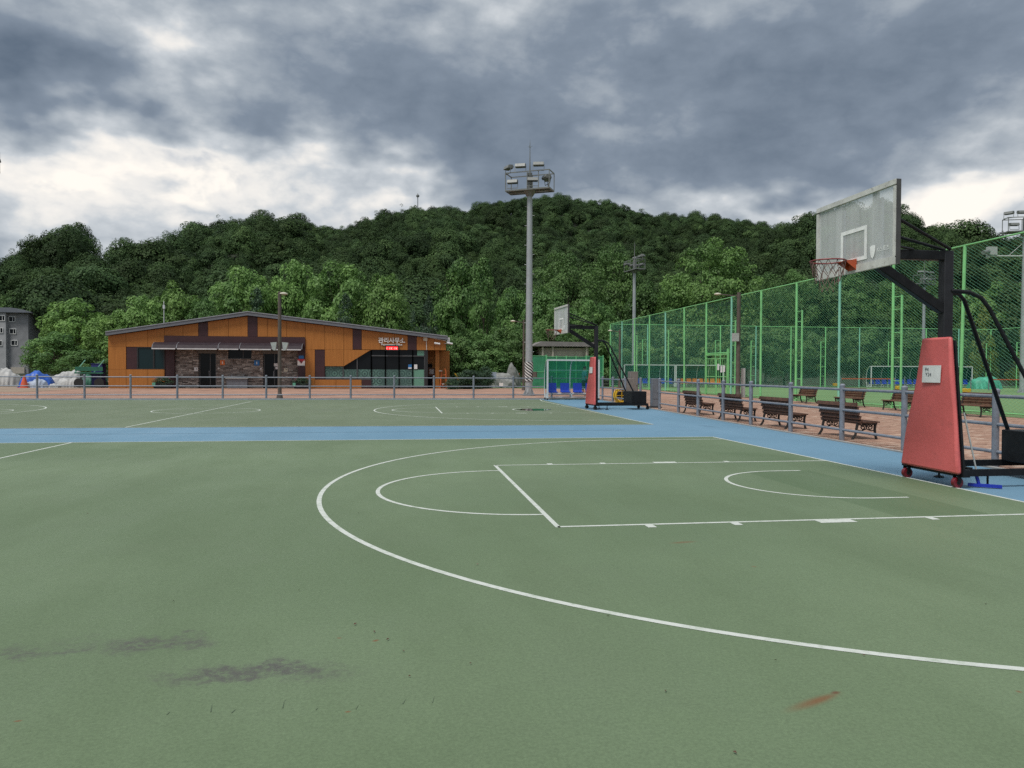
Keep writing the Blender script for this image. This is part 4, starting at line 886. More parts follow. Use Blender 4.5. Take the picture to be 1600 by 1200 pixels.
# ------------------------------------------------------------------ pipe fences
post_me = MB().lathe([(.055,0),(.055,1.22),(.06,1.225),(.06,1.26),(.035,1.285),(.0,1.29)],12).mesh('post',M['rail'],True)
rail_unit = MB().tube([(0,0,0),(1,0,0)],.03,10,caps=False).mesh('rail',M['rail'],True)
def pipe_fence(label, pts, skip=()):
    e = thing('pipe_fence',label,'fence',(pts[0][0],pts[0][1],0)); o = np.array(pts[0])
    for p_ in pts: inst('post',post_me,e,(p_[0]-o[0],p_[1]-o[1],0))
    for i in range(len(pts)-1):
        if i in skip: continue
        a, b = np.array(pts[i]), np.array(pts[i+1]); d = b-a; L = np.linalg.norm(d); u = d/L
        for z in (1.16,.70,.25): s0 = a+u*.05-o; inst('rail',rail_unit,e,(s0[0],s0[1],z),(0,0,math.atan2(d[1],d[0])),(L-.1,1,1))
    return e
bp = [(-27.2+2.17*k-.0,YB) for k in range(-3,14)]
bp = [(atY(px,600,YB)[0],YB) for px in (-90,-15,58,132,204,277,348,416,484,548,616,678,740,802,862)]+[(3.5,YB)]
pipe_fence('grey three-rail pipe fence running across behind the far court', bp)
sp = [(edgeX(y)+.22,y) for y in (-3.4,-1.0,1.35,3.75,6.0,8.45,10.9,13.0,15.3,17.4,19.8)]
pipe_fence('grey three-rail pipe fence along the benches on the right of the courts', sp)
pipe_fence('short grey pipe fence between the far hoop and the rear fence corner', [(3.25,22.4),(3.3,24.8),(3.38,27.2),(3.45,29.4),(3.5,YB-.25)], skip=(0,))

# ------------------------------------------------------------------ portable basketball hoops
def make_hoop(label, loc, rz=0):
    e = thing('basketball_hoop',label,'hoop',loc,rz,'portable basketball hoops')
    # front pad: tapered cushion
    pad = MB(); z0, z1 = .19, 2.03; f0, f1 = .0, .10; h0, h1 = .585, .265; th = .07; NZ = 10; NY = 6
    def pf(u, v, d):    # u across -1..1, v up 0..1
        h = h0+(h1-h0)*v; return (f0+(f1-f0)*v+d+.012*math.sin(v*9+u*2)*(d < .05), u*h, z0+(z1-z0)*v)
    vs = []; 
    for d in (0,th):
        for j in range(NZ+1):
            for i in range(NY+1): vs.append(pf(-1+2*i/NY,j/NZ,d))
    K = (NY+1)*(NZ+1); idx = lambda s,j,i: s*K+j*(NY+1)+i; fs = []
    for j in range(NZ):
        for i in range(NY): fs.append((idx(0,j,i),idx(0,j,i+1),idx(0,j+1,i+1),idx(0,j+1,i))); fs.append((idx(1,j,i),idx(1,j+1,i),idx(1,j+1,i+1),idx(1,j,i+1)))
        fs.append((idx(0,j,0),idx(0,j+1,0),idx(1,j+1,0),idx(1,j,0))); fs.append((idx(0,j,NY),idx(1,j,NY),idx(1,j+1,NY),idx(0,j+1,NY)))
    for i in range(NY): fs.append((idx(0,0,i),idx(1,0,i),idx(1,0,i+1),idx(0,0,i+1))); fs.append((idx(0,NZ,i),idx(0,NZ,i+1),idx(1,NZ,i+1),idx(1,NZ,i)))
    pad.add(vs, fs); po = pad.build('padding',M['pad_red'],e,bevel=.03)
    b = MB(); b.prism([(-h0-.01,z0-.02),(h0+.01,z0-.02),(h1+.01,z1-.04),(-h1-.01,z1-.04)],'x',th,th+.03); bo = b.build('pad_board',M['black_metal'],e); bo.rotation_euler = (0,math.atan2(f1,z1-z0)*1.0,0); bo.location = (0,0,0)
    n = MB(); n.add([(.058,.19,1.40),(.058,-.17,1.40),(.070,-.17,1.64),(.070,.19,1.64)],[(0,1,2,3)]); no = n.build('notice',M['paper'],e,loc=(-.014,-.01,0)); no.modifiers.new('t','SOLIDIFY').thickness = .006
    if loc[1] < 5:
        text_mesh('notice_writing','P4',.075,M['ink'],.0,no,(.057,.10,1.58),(R(90),0,R(-90))); text_mesh('notice_writing','Y24',.075,M['ink'],.0,no,(.053,.065,1.51),(R(90),0,R(-90)))
    # post, arm and brace
    PX = .25; b = MB(); b.bar((PX,0,.25),(PX,0,3.24),.14,.13,up=(0,1,0)); b.build('post',M['post_grey'],e,bevel=.01)
    b = MB(); b.bar((PX+.07,0,3.17),(-1.06,0,3.17),.12,.13); b.build('arm',M['black_metal'],e,bevel=.01)
    b = MB(); b.bar((-.92,0,3.10),(PX-.05,0,2.42),.11,.13); b.build('brace',M['black_metal'],e,bevel=.01)
    for s in (-1,1):
        b = MB(); b.tube([(-1.05,s*.42,3.70),(PX+.02,s*.05,3.26)],.022,8); b.build('upper_brace',M['black_metal'],e,smooth=True)
        b = MB(); b.tube([(-1.05,s*.42,3.25),(-.30,s*.05,3.24)],.018,8); b.build('upper_brace',M['black_metal'],e,smooth=True)
        b = MB(); b.tube([(PX+.04,s*.05,2.68),(PX+.28,s*.10,2.66),(PX+.42,s*.16,2.58),(PX+.52,s*.2,2.42),(PX+1.42,s*.42,.62)],.029,8); b.build('rear_brace',M['black_metal'],e,smooth=True)
        b = MB(); b.bar((.12,s*.50,.20),(2.2,s*.50,.20),.07,.09); b.build('base_rail',M['black_metal'],e)
        b = MB(); b.tube([(.55,s*.46,.24),(.55,s*.46,.03)],.014,6); b.lathe([(.07,0),(.07,.012),(.02,.03)],12,(.55,s*.46,.003)); b.build('jack',M['black_metal'],e)
        wh = MB(); wh.tube([(0,-.028,0),(0,.028,0)],.072,18); wo = wh.build('wheel',M['wheel_red'] if loc[1] < 5 else M['rubber'],e,loc=(.06,s*.50,.074),smooth=True); 
        hb = MB(); hb.tube([(0,-.034,0),(0,.034,0)],.03,10); hb.build('hub',M['rubber'],wo)
        fk = MB(); fk.bar((.06,s*.50-.045,.07),(.06,s*.50-.045,.19),.05,.012,up=(0,1,0)); fk.bar((.06,s*.50+.045,.07),(.06,s*.50+.045,.19),.05,.012,up=(0,1,0)); fk.box((.06,s*.5,.185),(.09,.11,.02)); fk.build('caster_fork',M['black_metal'],e)
        wh = MB(); wh.tube([(0,-.025,0),(0,.025,0)],.06,14); wh.build('wheel',M['rubber'],e,loc=(2.2,s*.45,.061),smooth=True)
        fk = MB(); fk.box((2.2,s*.45,.135),(.08,.09,.03)); fk.bar((2.2,s*.45-.04,.06),(2.2,s*.45-.04,.14),.04,.01,up=(0,1,0)); fk.bar((2.2,s*.45+.04,.06),(2.2,s*.45+.04,.14),.04,.01,up=(0,1,0)); fk.build('caster_fork',M['black_metal'],e)
    b = MB(); b.bar((.12,-.60,.20),(.12,.60,.20),.10,.10); b.bar((PX,-.5,.22),(PX,.5,.22),.08,.10); b.bar((2.12,-.5,.2),(2.12,.5,.2),.08,.09); b.build('base_crossbar',M['black_metal'],e)
    b = MB(); b.box((1.86,0,.47),(.60,.90,.46)); b.build('counterweight',M['black_metal'],e,bevel=.012)
    # backboard
    BXp = -1.15; Z0, Z1 = 2.90, 3.96
    bb = MB(); bb.box((BXp,0,(Z0+Z1)/2),(.014,1.74,Z1-Z0-.06)); bo = bb.build('backboard',M['acrylic'],e)
    for nm, y, z, dy, dz in (('frame',0,Z1-.03,1.8,.065),('frame',0,Z0+.05,1.8,.10),('frame',.875,(Z0+Z1)/2,.05,Z1-Z0-.166),('frame',-.875,(Z0+Z1)/2,.05,Z1-Z0-.166)):
        f = MB(); f.box((BXp-.004 if dz < .2 else BXp-.003,y,z),(.05,dy,dz)); f.build(nm,M['board_frame'],bo)
    for y in (-.9,.9): f = MB(); f.box((BXp+.012,y*1.001,(Z0+Z1)/2),(.06,.012,Z1-Z0)); f.build('frame_edge',M['board_back'],bo)
    for y in (-.42,.42):
        f = MB(); f.box((BXp+.035,y,(Z0+Z1)/2),(.04,.09,Z1-Z0-.1)); f.build('stiffener',M['board_frame'],bo); f = MB(); f.box((BXp+.07,y-.07,(Z0+Z1)/2-.04),(.03,.05,Z1-Z0-.2)); f.build('stiffener',M['galv'],bo)
    f = MB(); xf = BXp-.010; zA, zB = 3.05, 3.50
    for y, z, dy, dz in ((0,zB-.025,.59,.05),(0,zA+.025,.59,.05),(.27,(zA+zB)/2,.05,zB-zA-.1),(-.27,(zA+zB)/2,.05,zB-zA-.1)): f.box((xf,y,z),(.005,dy,dz))
    f.build('target_square',M['white_line_board'],bo)
    f = MB(); sh = [(-.06+0,.10),(-.03,.115),(.0,.12),(.03,.115),(.06,.10),(.055,.02),(.035,-.04),(0,-.075),(-.035,-.04),(-.055,.02)]
    f.prism([(-.42+y*.9,3.10+z*.9) for y, z in sh],'x',xf-.002,xf+.002); f.build('emblem',M['white_line_board'],bo)
    if loc[1] < 5: text_mesh('emblem_writing','K스포츠',.075,M['white_line_board'],.0,bo,(xf-.002,-.64,3.13),(R(90),0,R(-90)))
    # rim, bracket, net
    cx = BXp-.15-.235; rz_ = 3.05
    rm = MB(); rm.tube([(cx+.228*math.cos(a),.228*math.sin(a),rz_) for a in np.linspace(0,2*math.pi,33)[:-1]],.010,8,closed=True); ro = rm.build('rim',M['rim_dark'],e,smooth=True)
    k = MB(); k.prism([(-.095,2.93),(.095,2.93),(.095,3.08),(-.095,3.08)],'x',BXp-.032,BXp-.022)
    for s in (-1,1): k.add([(BXp-.03,s*.085,2.94),(BXp-.03,s*.085,3.07),(cx+.205,s*.10,rz_+.008),(cx+.205,s*.10,rz_-.012)],[(0,1,2,3)])
    k.add([(BXp-.03,-.09,3.062),(BXp-.03,.09,3.062),(cx+.2,.105,rz_+.004),(cx+.2,-.105,rz_+.004)],[(0,1,2,3)]); ko = k.build('bracket',M['orange_rim'],ro); ko.modifiers.new('t','SOLIDIFY').thickness = .008
    n = MB(); gq = np.random.default_rng(4); N = 12
    lev = [(0,.228),(-.10,.205),(-.20,.17),(-.30,.14),(-.40,.125)]
    for q_ in range(N):
        for l in range(len(lev)-1):
            if l == 3 and q_ not in (1,2,6): continue
            if l == 2 and q_ in (4,8,9): continue
            for s in (-1,1):
                a0 = 2*math.pi*(q_+(.5 if l%2 else 0))/N; a1 = a0+s*math.pi/N; (z_0,r_0),(z_1,r_1) = lev[l],lev[l+1]; j = gq.normal(0,.012,3)
                n.tube([(cx+r_0*math.cos(a0),r_0*math.sin(a0),rz_+z_0),(cx+r_1*math.cos(a1)+j[0],r_1*math.sin(a1)+j[1],rz_+z_1+j[2])],.0045,4,caps=False)
    n.build('net',M['net_cord'],ro,fix=False)
    return e
h1 = make_hoop('near portable basketball hoop with red padded base and clear backboard, at the right',(-.03,-.12,0))
h2 = make_hoop('far portable basketball hoop with red padding and black wheels beside the seat shelter',(.36,20.2,0),R(4)); h2.scale = (1.06,1.06,1.055)
mp = thing('squeegee_mop','blue floor squeegee with thin pale handle leaning by the near hoop base','mop',(.36,-.62,0))
m2 = MB(); m2.tube([(0,0,.05),(-.16,.10,1.0)],.011,8); m2.build('handle',M['fixture_light'],mp); m2 = MB(); m2.bar((-.12,.06,.035),(.20,-.16,.03),.05,.04); m2.build('blade',M['mop_blue'],mp); m2 = MB(); m2.tube([(0,0,.03),(-.03,.025,.18)],.022,8); m2.build('socket',M['mop_blue'],mp)

# ------------------------------------------------------------------ benches
def make_bench(label, loc, rz, wood, group):
    e = thing('park_bench',label,'bench',loc,rz,group); L = 1.62      # local: sits facing +x, long axis y
    sl = MB().box((0,0,0),(.093,L,.034)).mesh('slat',M[wood])
    for i in range(5): inst('seat_slat',sl,e,(.05+i*.10,0,.40+.012*abs(i-2)/2),(0,R(2),0))
    for i in range(5): inst('back_slat',sl,e,(.045-.032*i,0,.41+i*.099),(0,R(-72),0))
    fm = MB(); c = lambda pts, r: fm.tube([(x,0,z) for x, z in pts], r, 6)
    fm.bar((.00,0,.375),(.50,0,.375),.045,.05); fm.bar((.075,0,.34),(-.068,0,.83),.05,.05,up=(1,0,0))
    c([(.03,.40),(.0,.28),(-.03,.12),(-.11,.0)],[.034,.03,.028,.03]); c([(.47,.41),(.45,.26),(.46,.12),(.50,.0)],[.034,.03,.028,.03])
    for cx, s in ((.16,1),(.33,-1)):
        c([(cx+s*.075*(1-k/14*.75)*math.cos(k*.62),.285+.075*(1-k/14*.75)*math.sin(k*.62)) for k in range(15)],.013)
    c([(.02,.22),(.12,.205),(.24,.25),(.36,.205),(.46,.22)],.014); c([(.05,.37),(.13,.31),(.24,.36),(.35,.31),(.44,.37)],.012); c([(.24,.36),(.24,.25)],.013)
    fme = fm.mesh('end_frame',M['iron'],True)
    for y in (-L/2+.12,L/2-.12): inst('end_frame',fme,e,(0,y,0))
    return e
GA, GBn = 'benches along the pipe fence', 'benches along the tall green fence'
B0 = None
for lab, Y, X in (('nearest dark brown bench behind the pipe fence, left of the red pad',6.85,3.02),('second dark brown bench from the red pad, backed to the pipe fence',9.95,3.06),('third dark brown bench from the red pad, backed to the pipe fence',12.95,3.12),('farthest dark brown bench of the row along the pipe fence',16.5,3.3)):
    if B0 is None: B0 = make_bench(lab,(X,Y,0),0,'wood_bench',GA)
    else: copy_thing(B0,lab,(X,Y,0))
B1 = None
for lab, px in (('brown slatted bench at the green fence, farthest left of its row',1262),('brown slatted bench at the green fence, second from the left',1334),('brown slatted bench at the green fence, partly behind the red pad',1414),('brown slatted bench at the green fence, right of the red pad',1528)):
    p_ = atX(px,620,13.1); loc = (13.1,p_[1],0)
    if B1 is None: B1 = make_bench(lab,loc,math.pi,'wood_bench_pale',GBn)
    else: copy_thing(B1,lab,loc,math.pi)

# ------------------------------------------------------------------ tall green ball fences
def wire_panel(L, H, pitch, r=.0035, sl=.62):
    mb = MB()
    def seg(x0,z0,x1,z1,y,r):
        d = Vector((x1-x0,0,z1-z0)).normalized(); n = Vector((-d.z,0,d.x))*r; f = Vector((0,r,0)); a = Vector((x0,y,z0)); b = Vector((x1,y,z1)); o = len(mb.v)
        mb.v += [tuple(a+n),tuple(a+f),tuple(a-n),tuple(a-f),tuple(b+n),tuple(b+f),tuple(b-n),tuple(b-f)]
        for k in range(4): mb.face((o+k,o+(k+1)%4,o+4+(k+1)%4,o+4+k))
    c = -H/sl
    while c < L:
        x0, z0 = (c,0) if c >= 0 else (0,-c*sl); x1, z1 = (c+H/sl,H) if c+H/sl <= L else (L,(L-c)*sl)
        if x1 > x0: seg(x0,z0,x1,z1,r,r); seg(L-x0,z0,L-x1,z1,-r*.6,r*.6)
        c += pitch
    return mb.mesh('mesh_panel',M['green_wire'],False,fix=False)
FH = 6.45
fpost = MB().lathe([(.062,0),(.062,FH),(.0,FH+.01)],10); fp_g = fpost.mesh('post',M['green_post'],True); fp_t = fpost.mesh('post',M['teal_post'],True)
spost = MB().tube([(0,0,0),(0,0,4.9)],.05,8).mesh('stay_post',M['green_post'],True); rung = MB().tube([(0,0,0),(.52,0,0)],.022,6).mesh('rung',M['green_post'],True)
railu = MB().tube([(0,0,0),(1,0,0)],.03,8,caps=False).mesh('top_rail',M['green_post'],True)
def tall_fence(label, a, b, n, pitch, ladders, leans={}, skip=(), H=FH):
    a, b = np.array(a,float), np.array(b,float); d = (b-a)/n; L = np.linalg.norm(d); ang = math.atan2(d[1],d[0]); e = thing('ball_fence',label,'fence',(a[0],a[1],0),ang)
    wp = wire_panel(L-.12,H-.15,pitch)
    for i in range(n+1):
        inst('post',fp_t if i%3 == 1 else fp_g,e,(i*L,0,0),(0,leans.get(i,0),0),(1,1,H/FH))
        if i in ladders:
            inst('stay_post',spost,e,(i*L-.55,-.02,0))
            for z in (1.2,2.2,3.3,4.3,4.85): inst('rung',rung,e,(i*L-.55,-.02,z))
        if i < n and i not in skip:
            inst('top_rail',railu,e,(i*L,0,H-.03),(0,0,0),(L,1,1)); inst('bottom_rail',railu,e,(i*L,0,.12),(0,0,0),(L,1,.8)); inst('mesh_panel',wp,e,(i*L+.06,0,.1))
        elif i < n: inst('top_rail',railu,e,(i*L,0,H-.03),(0,0,0),(L,1,1)); inst('mesh_panel',wire_panel(L-.12,H-3.0,pitch),e,(i*L+.06,0,2.85)); inst('middle_rail',railu,e,(i*L,0,2.85),(0,0,0),(L,1,1))
    return e
Y0f = 8.25; nb = 14; dY = (64.65-Y0f)/nb
tall_fence('tall green chain-link ball fence running away along the right pitch', (14.0,Y0f), (14.0,64.65), nb, .20, (3,5,7,10,12), {2:R(-1.2),9:R(1.2),10:R(1.4),12:R(1.6)}, (7,))
tall_fence('tall green chain-link fence across the far end of the pitch', (14.0,64.65), (57.5,64.65), 11, .26, (1,3,4,6,8,9,11))
tall_fence('tall green chain-link fence on the far right side of the pitch', (57.5,64.65), (57.5,44), 5, .26, (1,3))
# gate in the long fence
gy0, gy1 = Y0f+7*dY, Y0f+8*dY; gt = thing('fence_gate','bright green steel gate with three paper notices in the tall fence','gate',(13.9,(gy0+gy1)/2,0))
hw = (gy1-gy0)/2
for y in (-hw+.25,hw-.25): g_ = MB(); g_.bar((0,y,0),(0,y,3.1 if y < 0 else 3.0),.12,.12,up=(0,1,0)); g_.build('gate_post',M['green_post'],gt)
for k in range(2):
    y0 = -hw+.35 if k == 0 else .05; y1 = -.05 if k == 0 else hw-.35
    g_ = MB()
    for y in (y0,y1): g_.bar((-.02,y,.1),(-.02,y,2.5),.05,.05,up=(0,1,0))
    for z in (.12,1.25,2.48): g_.bar((-.02,y0,z),(-.02,y1,z),.05,.05)
    lf = g_.build('gate_leaf',M['green_post'],gt)
    for j in range(4): b_ = MB(); y = y0+(y1-y0)*(j+1)/5; b_.tube([(-.02,y,.12),(-.02,y,2.48)],.014,6); b_.build('bar',M['green_post'],lf)
    if k == 0:
        for j, z in ((.25,1.9),(.75,1.75),(1.15,1.78)): n_ = MB(); n_.box((-.06,y1-.1-j,z),(.006,.30,.42)); n_.build('notice',M['paper'],lf)
g_ = MB(); g_.bar((0,-hw+.25,2.75),(0,hw-.25,2.75),.09,.09); g_.build('gate_lintel',M['green_post'],gt)

# ------------------------------------------------------------------ floodlight masts
def make_mast(label, loc, rz, zebra=False, simple=False, H=13.05, group='sports floodlight masts'):
    e = thing('floodlight_mast',label,'floodlight',loc,rz,group)
    p_ = MB(); p_.lathe([(.235,0),(.23,2.0),(.205,6),(.16,H),(.0,H+.02)],20); p_.build('pole',M['mast_steel'],e,smooth=True)
    b = MB(); b.lathe([(.42,0),(.42,.05),(.25,.06)],20); 
    for k in range(8): a = k*math.pi/4; b.tube([(.35*math.cos(a),.35*math.sin(a),.05),(.35*math.cos(a),.35*math.sin(a),.14)],.03,6)
    b.build('base_flange',M['mast_steel'],e)
    for k in range(8): a = k*math.pi/4; b = MB(); b.add([(.225*math.cos(a),.225*math.sin(a),.06),(.39*math.cos(a),.39*math.sin(a),.06),(.225*math.cos(a),.225*math.sin(a),.42)],[(0,1,2)]); o_ = b.build('gusset',M['mast_steel'],e); o_.modifiers.new('t','SOLIDIFY').thickness = .015
    if zebra:
        z_ = MB(); z_.lathe([(.275,.92),(.27,2.15),(.235,2.15),(.235,.92)],28); z_.build('warning_band',M['zebra'],e,smooth=True)
        bx_ = MB(); bx_.box((.42,-.02,1.35),(.22,.2,.36)); bx_.build('switch_box',M['lamp_pole_brown'],e)
    for k in range(16):
        z = 2.8+k*.62; s = MB(); s.tube([(-.33 if k%2 else .18,0,z),(-.18 if k%2 else .33,0,z)],.012,5); s.build('climbing_step',M['mast_steel'],e)
    pl = MB(); W, D = 1.45, .55
    for a, b_ in (((-W,-D),(W,-D)),((W,-D),(W,D)),((W,D),(-W,D)),((-W,D),(-W,-D)),((0,-D),(0,D)),((-W,0),(W,0))): pl.bar((a[0],a[1],H),(b_[0],b_[1],H),.06,.09)
    pl.lathe([(.2,-.35),(.42,.0),(.2,.02)],12,(0,0,H)); plo = pl.build('platform',M['fixture'],e)
    g_ = MB(); g_.box((0,0,H+.05),(2*W-.1,2*D-.1,.02)); g_.build('grating',M['fixture'],plo)
    rl = MB()
    for z in (H+1.12,):
        for a, b_ in (((-W,-D),(W,-D)),((W,-D),(W,D)),((W,D),(-W,D)),((-W,D),(-W,-D))): rl.bar((a[0],a[1],z),(b_[0],b_[1],z),.045,.06)
    for x, y in ((-W,-D),(W,-D),(W,D),(-W,D),(0,-D),(.75,-D),(0,D)): rl.bar((x,y,H),(x,y,H+1.12),.045,.045,up=(0,1,0))
    rl.build('railing',M['fixture'],e)
    ce = MB(); ce.lathe([(.16,0),(.16,1.15),(.05,1.2),(.03,2.2),(.018,3.0),(.0,3.35)],10,(0,0,H)); 
    for a in (0,1.57,3.14,4.71): ce.tube([(0,0,H+2.75),(.14*math.cos(a),.14*math.sin(a),H+2.85)],.01,4)
    ce.build('lightning_rod',M['fixture'],e)
    fl = MB(); fl.prism([(-.22,-.02),(.20,.02),(.26,.14),(.16,.30),(-.16,.22)],'x',-.38,.38); me = fl.mesh('floodlight',[M['fixture']]); gl = MB(); gl.box((0,0,-.012),(.70,.42,.012),M=Matrix.Rotation(R(5.5),4,'X')); gme = gl.mesh('lens',M['reflector']); br = MB()
    for s in (-1,1): br.bar((s*.41,0,-.38),(s*.41,.02,.12),.03,.03,up=(0,1,0))
    br.bar((-.41,0,-.38),(.41,0,-.38),.04,.04); bme = br.mesh('bracket',M['fixture'])
    LT = [(-1.35,-.35,1.42,-.75),(-.45,-.55,1.42,.12),(.75,-.55,1.42,.25),(-1.0,-.5,.46,.1),(.35,-.5,.50,.3),(1.05,.45,.7,1.9),(1.2,-.2,.62,2.3)]
    for x, y, z, r_ in LT:
        f_ = inst('floodlight',me,e,(x,y,H+z),(R(-8),0,r_),(.86,.86,.86)); inst('lens',gme,f_,(0,0,0)); inst('bracket',bme,f_,(0,0,0))
    return e
mz = G(825,618)
m1 = make_mast('tall grey floodlight mast with black and white striped foot behind the rear fence',(mz[0]+.05,mz[1],0),R(-28),True)
def mcopy(label, loc, rz):
    c = copy_thing(m1,label,loc,rz)
    for ch in list(c.children):
        if ch.name.startswith(('warning_band','switch_box')): bpy.data.objects.remove(ch)
    return c
q_ = depth_pt(990,85); mcopy('small distant floodlight mast rising behind the far corner of the green fence',(q_[0],q_[1],0),R(100))
q_ = depth_pt(1442,97); mcopy('distant floodlight mast seen between the near hoop arm and its brace',(q_[0],q_[1],0),R(20))
q_ = depth_pt(1598,61); m3 = mcopy('floodlight mast cut by the right edge of the photo',(q_[0],q_[1],0),R(-20))
q_ = depth_pt(-47,43.5); mcopy('floodlight mast of which one lamp tip peeks in at the left edge',(q_[0],q_[1],0),R(30))
# camera arm on the right-hand mast
ca = MB(); ra = RI/np.linalg.norm(RI); zc = hgt(397,61)
q3 = np.array([m3.location.x,m3.location.y,zc]); tip = q3-np.array([ra[0],ra[1],0])*3.0
arm = thing('camera_arm','security camera on a long horizontal arm at the right edge','camera',tuple(q3)); 
a_ = MB(); a_.tube([(0,0,0),tuple(tip-q3)],.07,8); a_.tube([tuple((tip-q3)*.45),(0,0,1.2)],.02,5); a_.build('arm',M['fixture_light'],arm)
a_ = MB(); t_ = tip-q3; a_.box((t_[0]+.35,t_[1],.42),(.7,.4,.65)); a_.build('housing',M['fixture_light'],arm); a_ = MB(); a_.tube([(t_[0]-.05,t_[1]-.1,.35),(t_[0]-.7,t_[1]-.35,.2)],.18,10); a_.build('camera',M['fixture'],arm); a_ = MB(); a_.lathe([(.01,-.2),(.14,-.1),(.16,0),(.1,.1)],10,(t_[0],t_[1],-.05)); a_.build('dome',M['fixture_light'],arm)

# ------------------------------------------------------------------ seat shelters
def make_shelter(label, loc, rz, nb, bay, seats, seat_mat, sheet_mat, H=2.16, D=1.05, wheels=True, gap=None):
    e = thing('seat_shelter',label,'shelter',loc,rz,'roofed player benches'); W = nb*bay       # local: opens to -y, x from 0..W
    prof = [(.95,.12),(D,.6),(D,1.2),(D-.06,1.6),(D-.22,1.92),(D-.48,H-.04),(D-.8,H)]
    rib = MB().tube([(0,y,z) for y, z in prof],.028,7).mesh('rib',M['white_tube'],True)
    for i in range(nb+1):
        r_ = inst('rib',rib,e,(i*bay,0,0))
    for i in range(nb):
        pn = MB(); 
        for (y0,z0),(y1,z1) in zip(prof[:-1],prof[1:]):
            if z1 <= .65: continue
            pn.add([(i*bay+.03,y0-.01,max(z0,.62)),((i+1)*bay-.03,y0-.01,max(z0,.62)),((i+1)*bay-.03,y1-.01,z1),(i*bay+.03,y1-.01,z1)],[(0,1,2,3)])
        pn.build('rear_panel',M[sheet_mat],e,smooth=True)
    for x in (0.0,W):
        sp_ = MB(); pts = [(y,z) for y, z in prof if z > .5]; sp_.prism([(prof[-1][0],.62)]+[(y-.02,max(z,.62)) for y, z in pts],'x',x-.004,x+.004); sp_.build('side_panel',M[sheet_mat],e)
        fp = MB(); fp.bar((x,prof[-1][0],.10),(x,prof[-1][0],H),.09,.07,up=(0,1,0)); fp.build('front_post',M['white_tube'],e)
        lo = MB(); lo.bar((x,prof[-1][0],.14),(x,D,.14),.06,.06); lo.build('side_rail',M['white_tube'],e)
        if wheels:
            for y in (prof[-1][0],D-.1): w_ = MB(); w_.tube([(x-.03,y,.06),(x+.03,y,.06)],.06,12); w_.build('wheel',M['rubber'],e)
    bm_ = MB(); bm_.bar((-.03,prof[-1][0],H),(W+.03,prof[-1][0],H),.08,.08); bm_.build('front_beam',M['white_tube'],e)
    bm_ = MB(); bm_.bar((0,D-.02,.62),(W,D-.02,.62),.05,.06); bm_.bar((0,.95,.14),(W,.95,.14),.06,.06); bm_.bar((0,D-.02,1.62),(W,D-.02,1.62),.035,.04); bm_.build('rear_rail',M['white_tube'],e)
    sm = MB(); sm.prism([(-.02,.40),(.40,.38),(.42,.42),(.06,.44),(.02,.52),(-.03,.90),(-.07,.90)],'x',-.245,.245); sme = sm.mesh('seat',M[seat_mat])
    sp = W/seats
    for i in range(seats):
        inst('seat',sme,e,((i+.5)*sp,D-.30,.02),(0,0,0)).rotation_euler = (0,0,0)
    for o in e.children:
        if o.name.startswith('seat') and o.data == sme: o.scale = (1,-1,1)
    sb_ = MB(); sb_.bar((0,D-.42,.36),(W,D-.42,.36),.06,.05)
    for i in range(nb+1): sb_.bar((i*bay,D-.42,.12),(i*bay,D-.42,.36),.06,.06,up=(0,1,0))
    sb_.build('seat_beam',M['white_tube'],e); return e
Xl = atY(856,600,29.9)[0]
make_shelter('small wheeled shelter with four blue seats behind the far hoop',(Xl,29.75,0),0,2,1.42,4,'blue_plastic','panel_teal')
def sh_at(label, px0, px1, Y, seats, mat, nb):
    a, b = atY(px0,600,Y)[0], atY(px1,600,Y)[0]; return make_shelter(label,(a,Y,0),0,nb,(b-a)/nb,seats,mat,'panel_dark_teal',2.25,1.1,False)
sh_at('long far shelter with blue seats at the far end of the pitch',977,1056,61.5,8,'blue_plastic',4); sh_at('long far shelter with orange seats beside the blue-seat one',1058,1132,61.5,8,'orange_plastic',4); sh_at('long far shelter with blue seats behind the red pad',1364,1522,61.0,16,'blue_plastic',7)

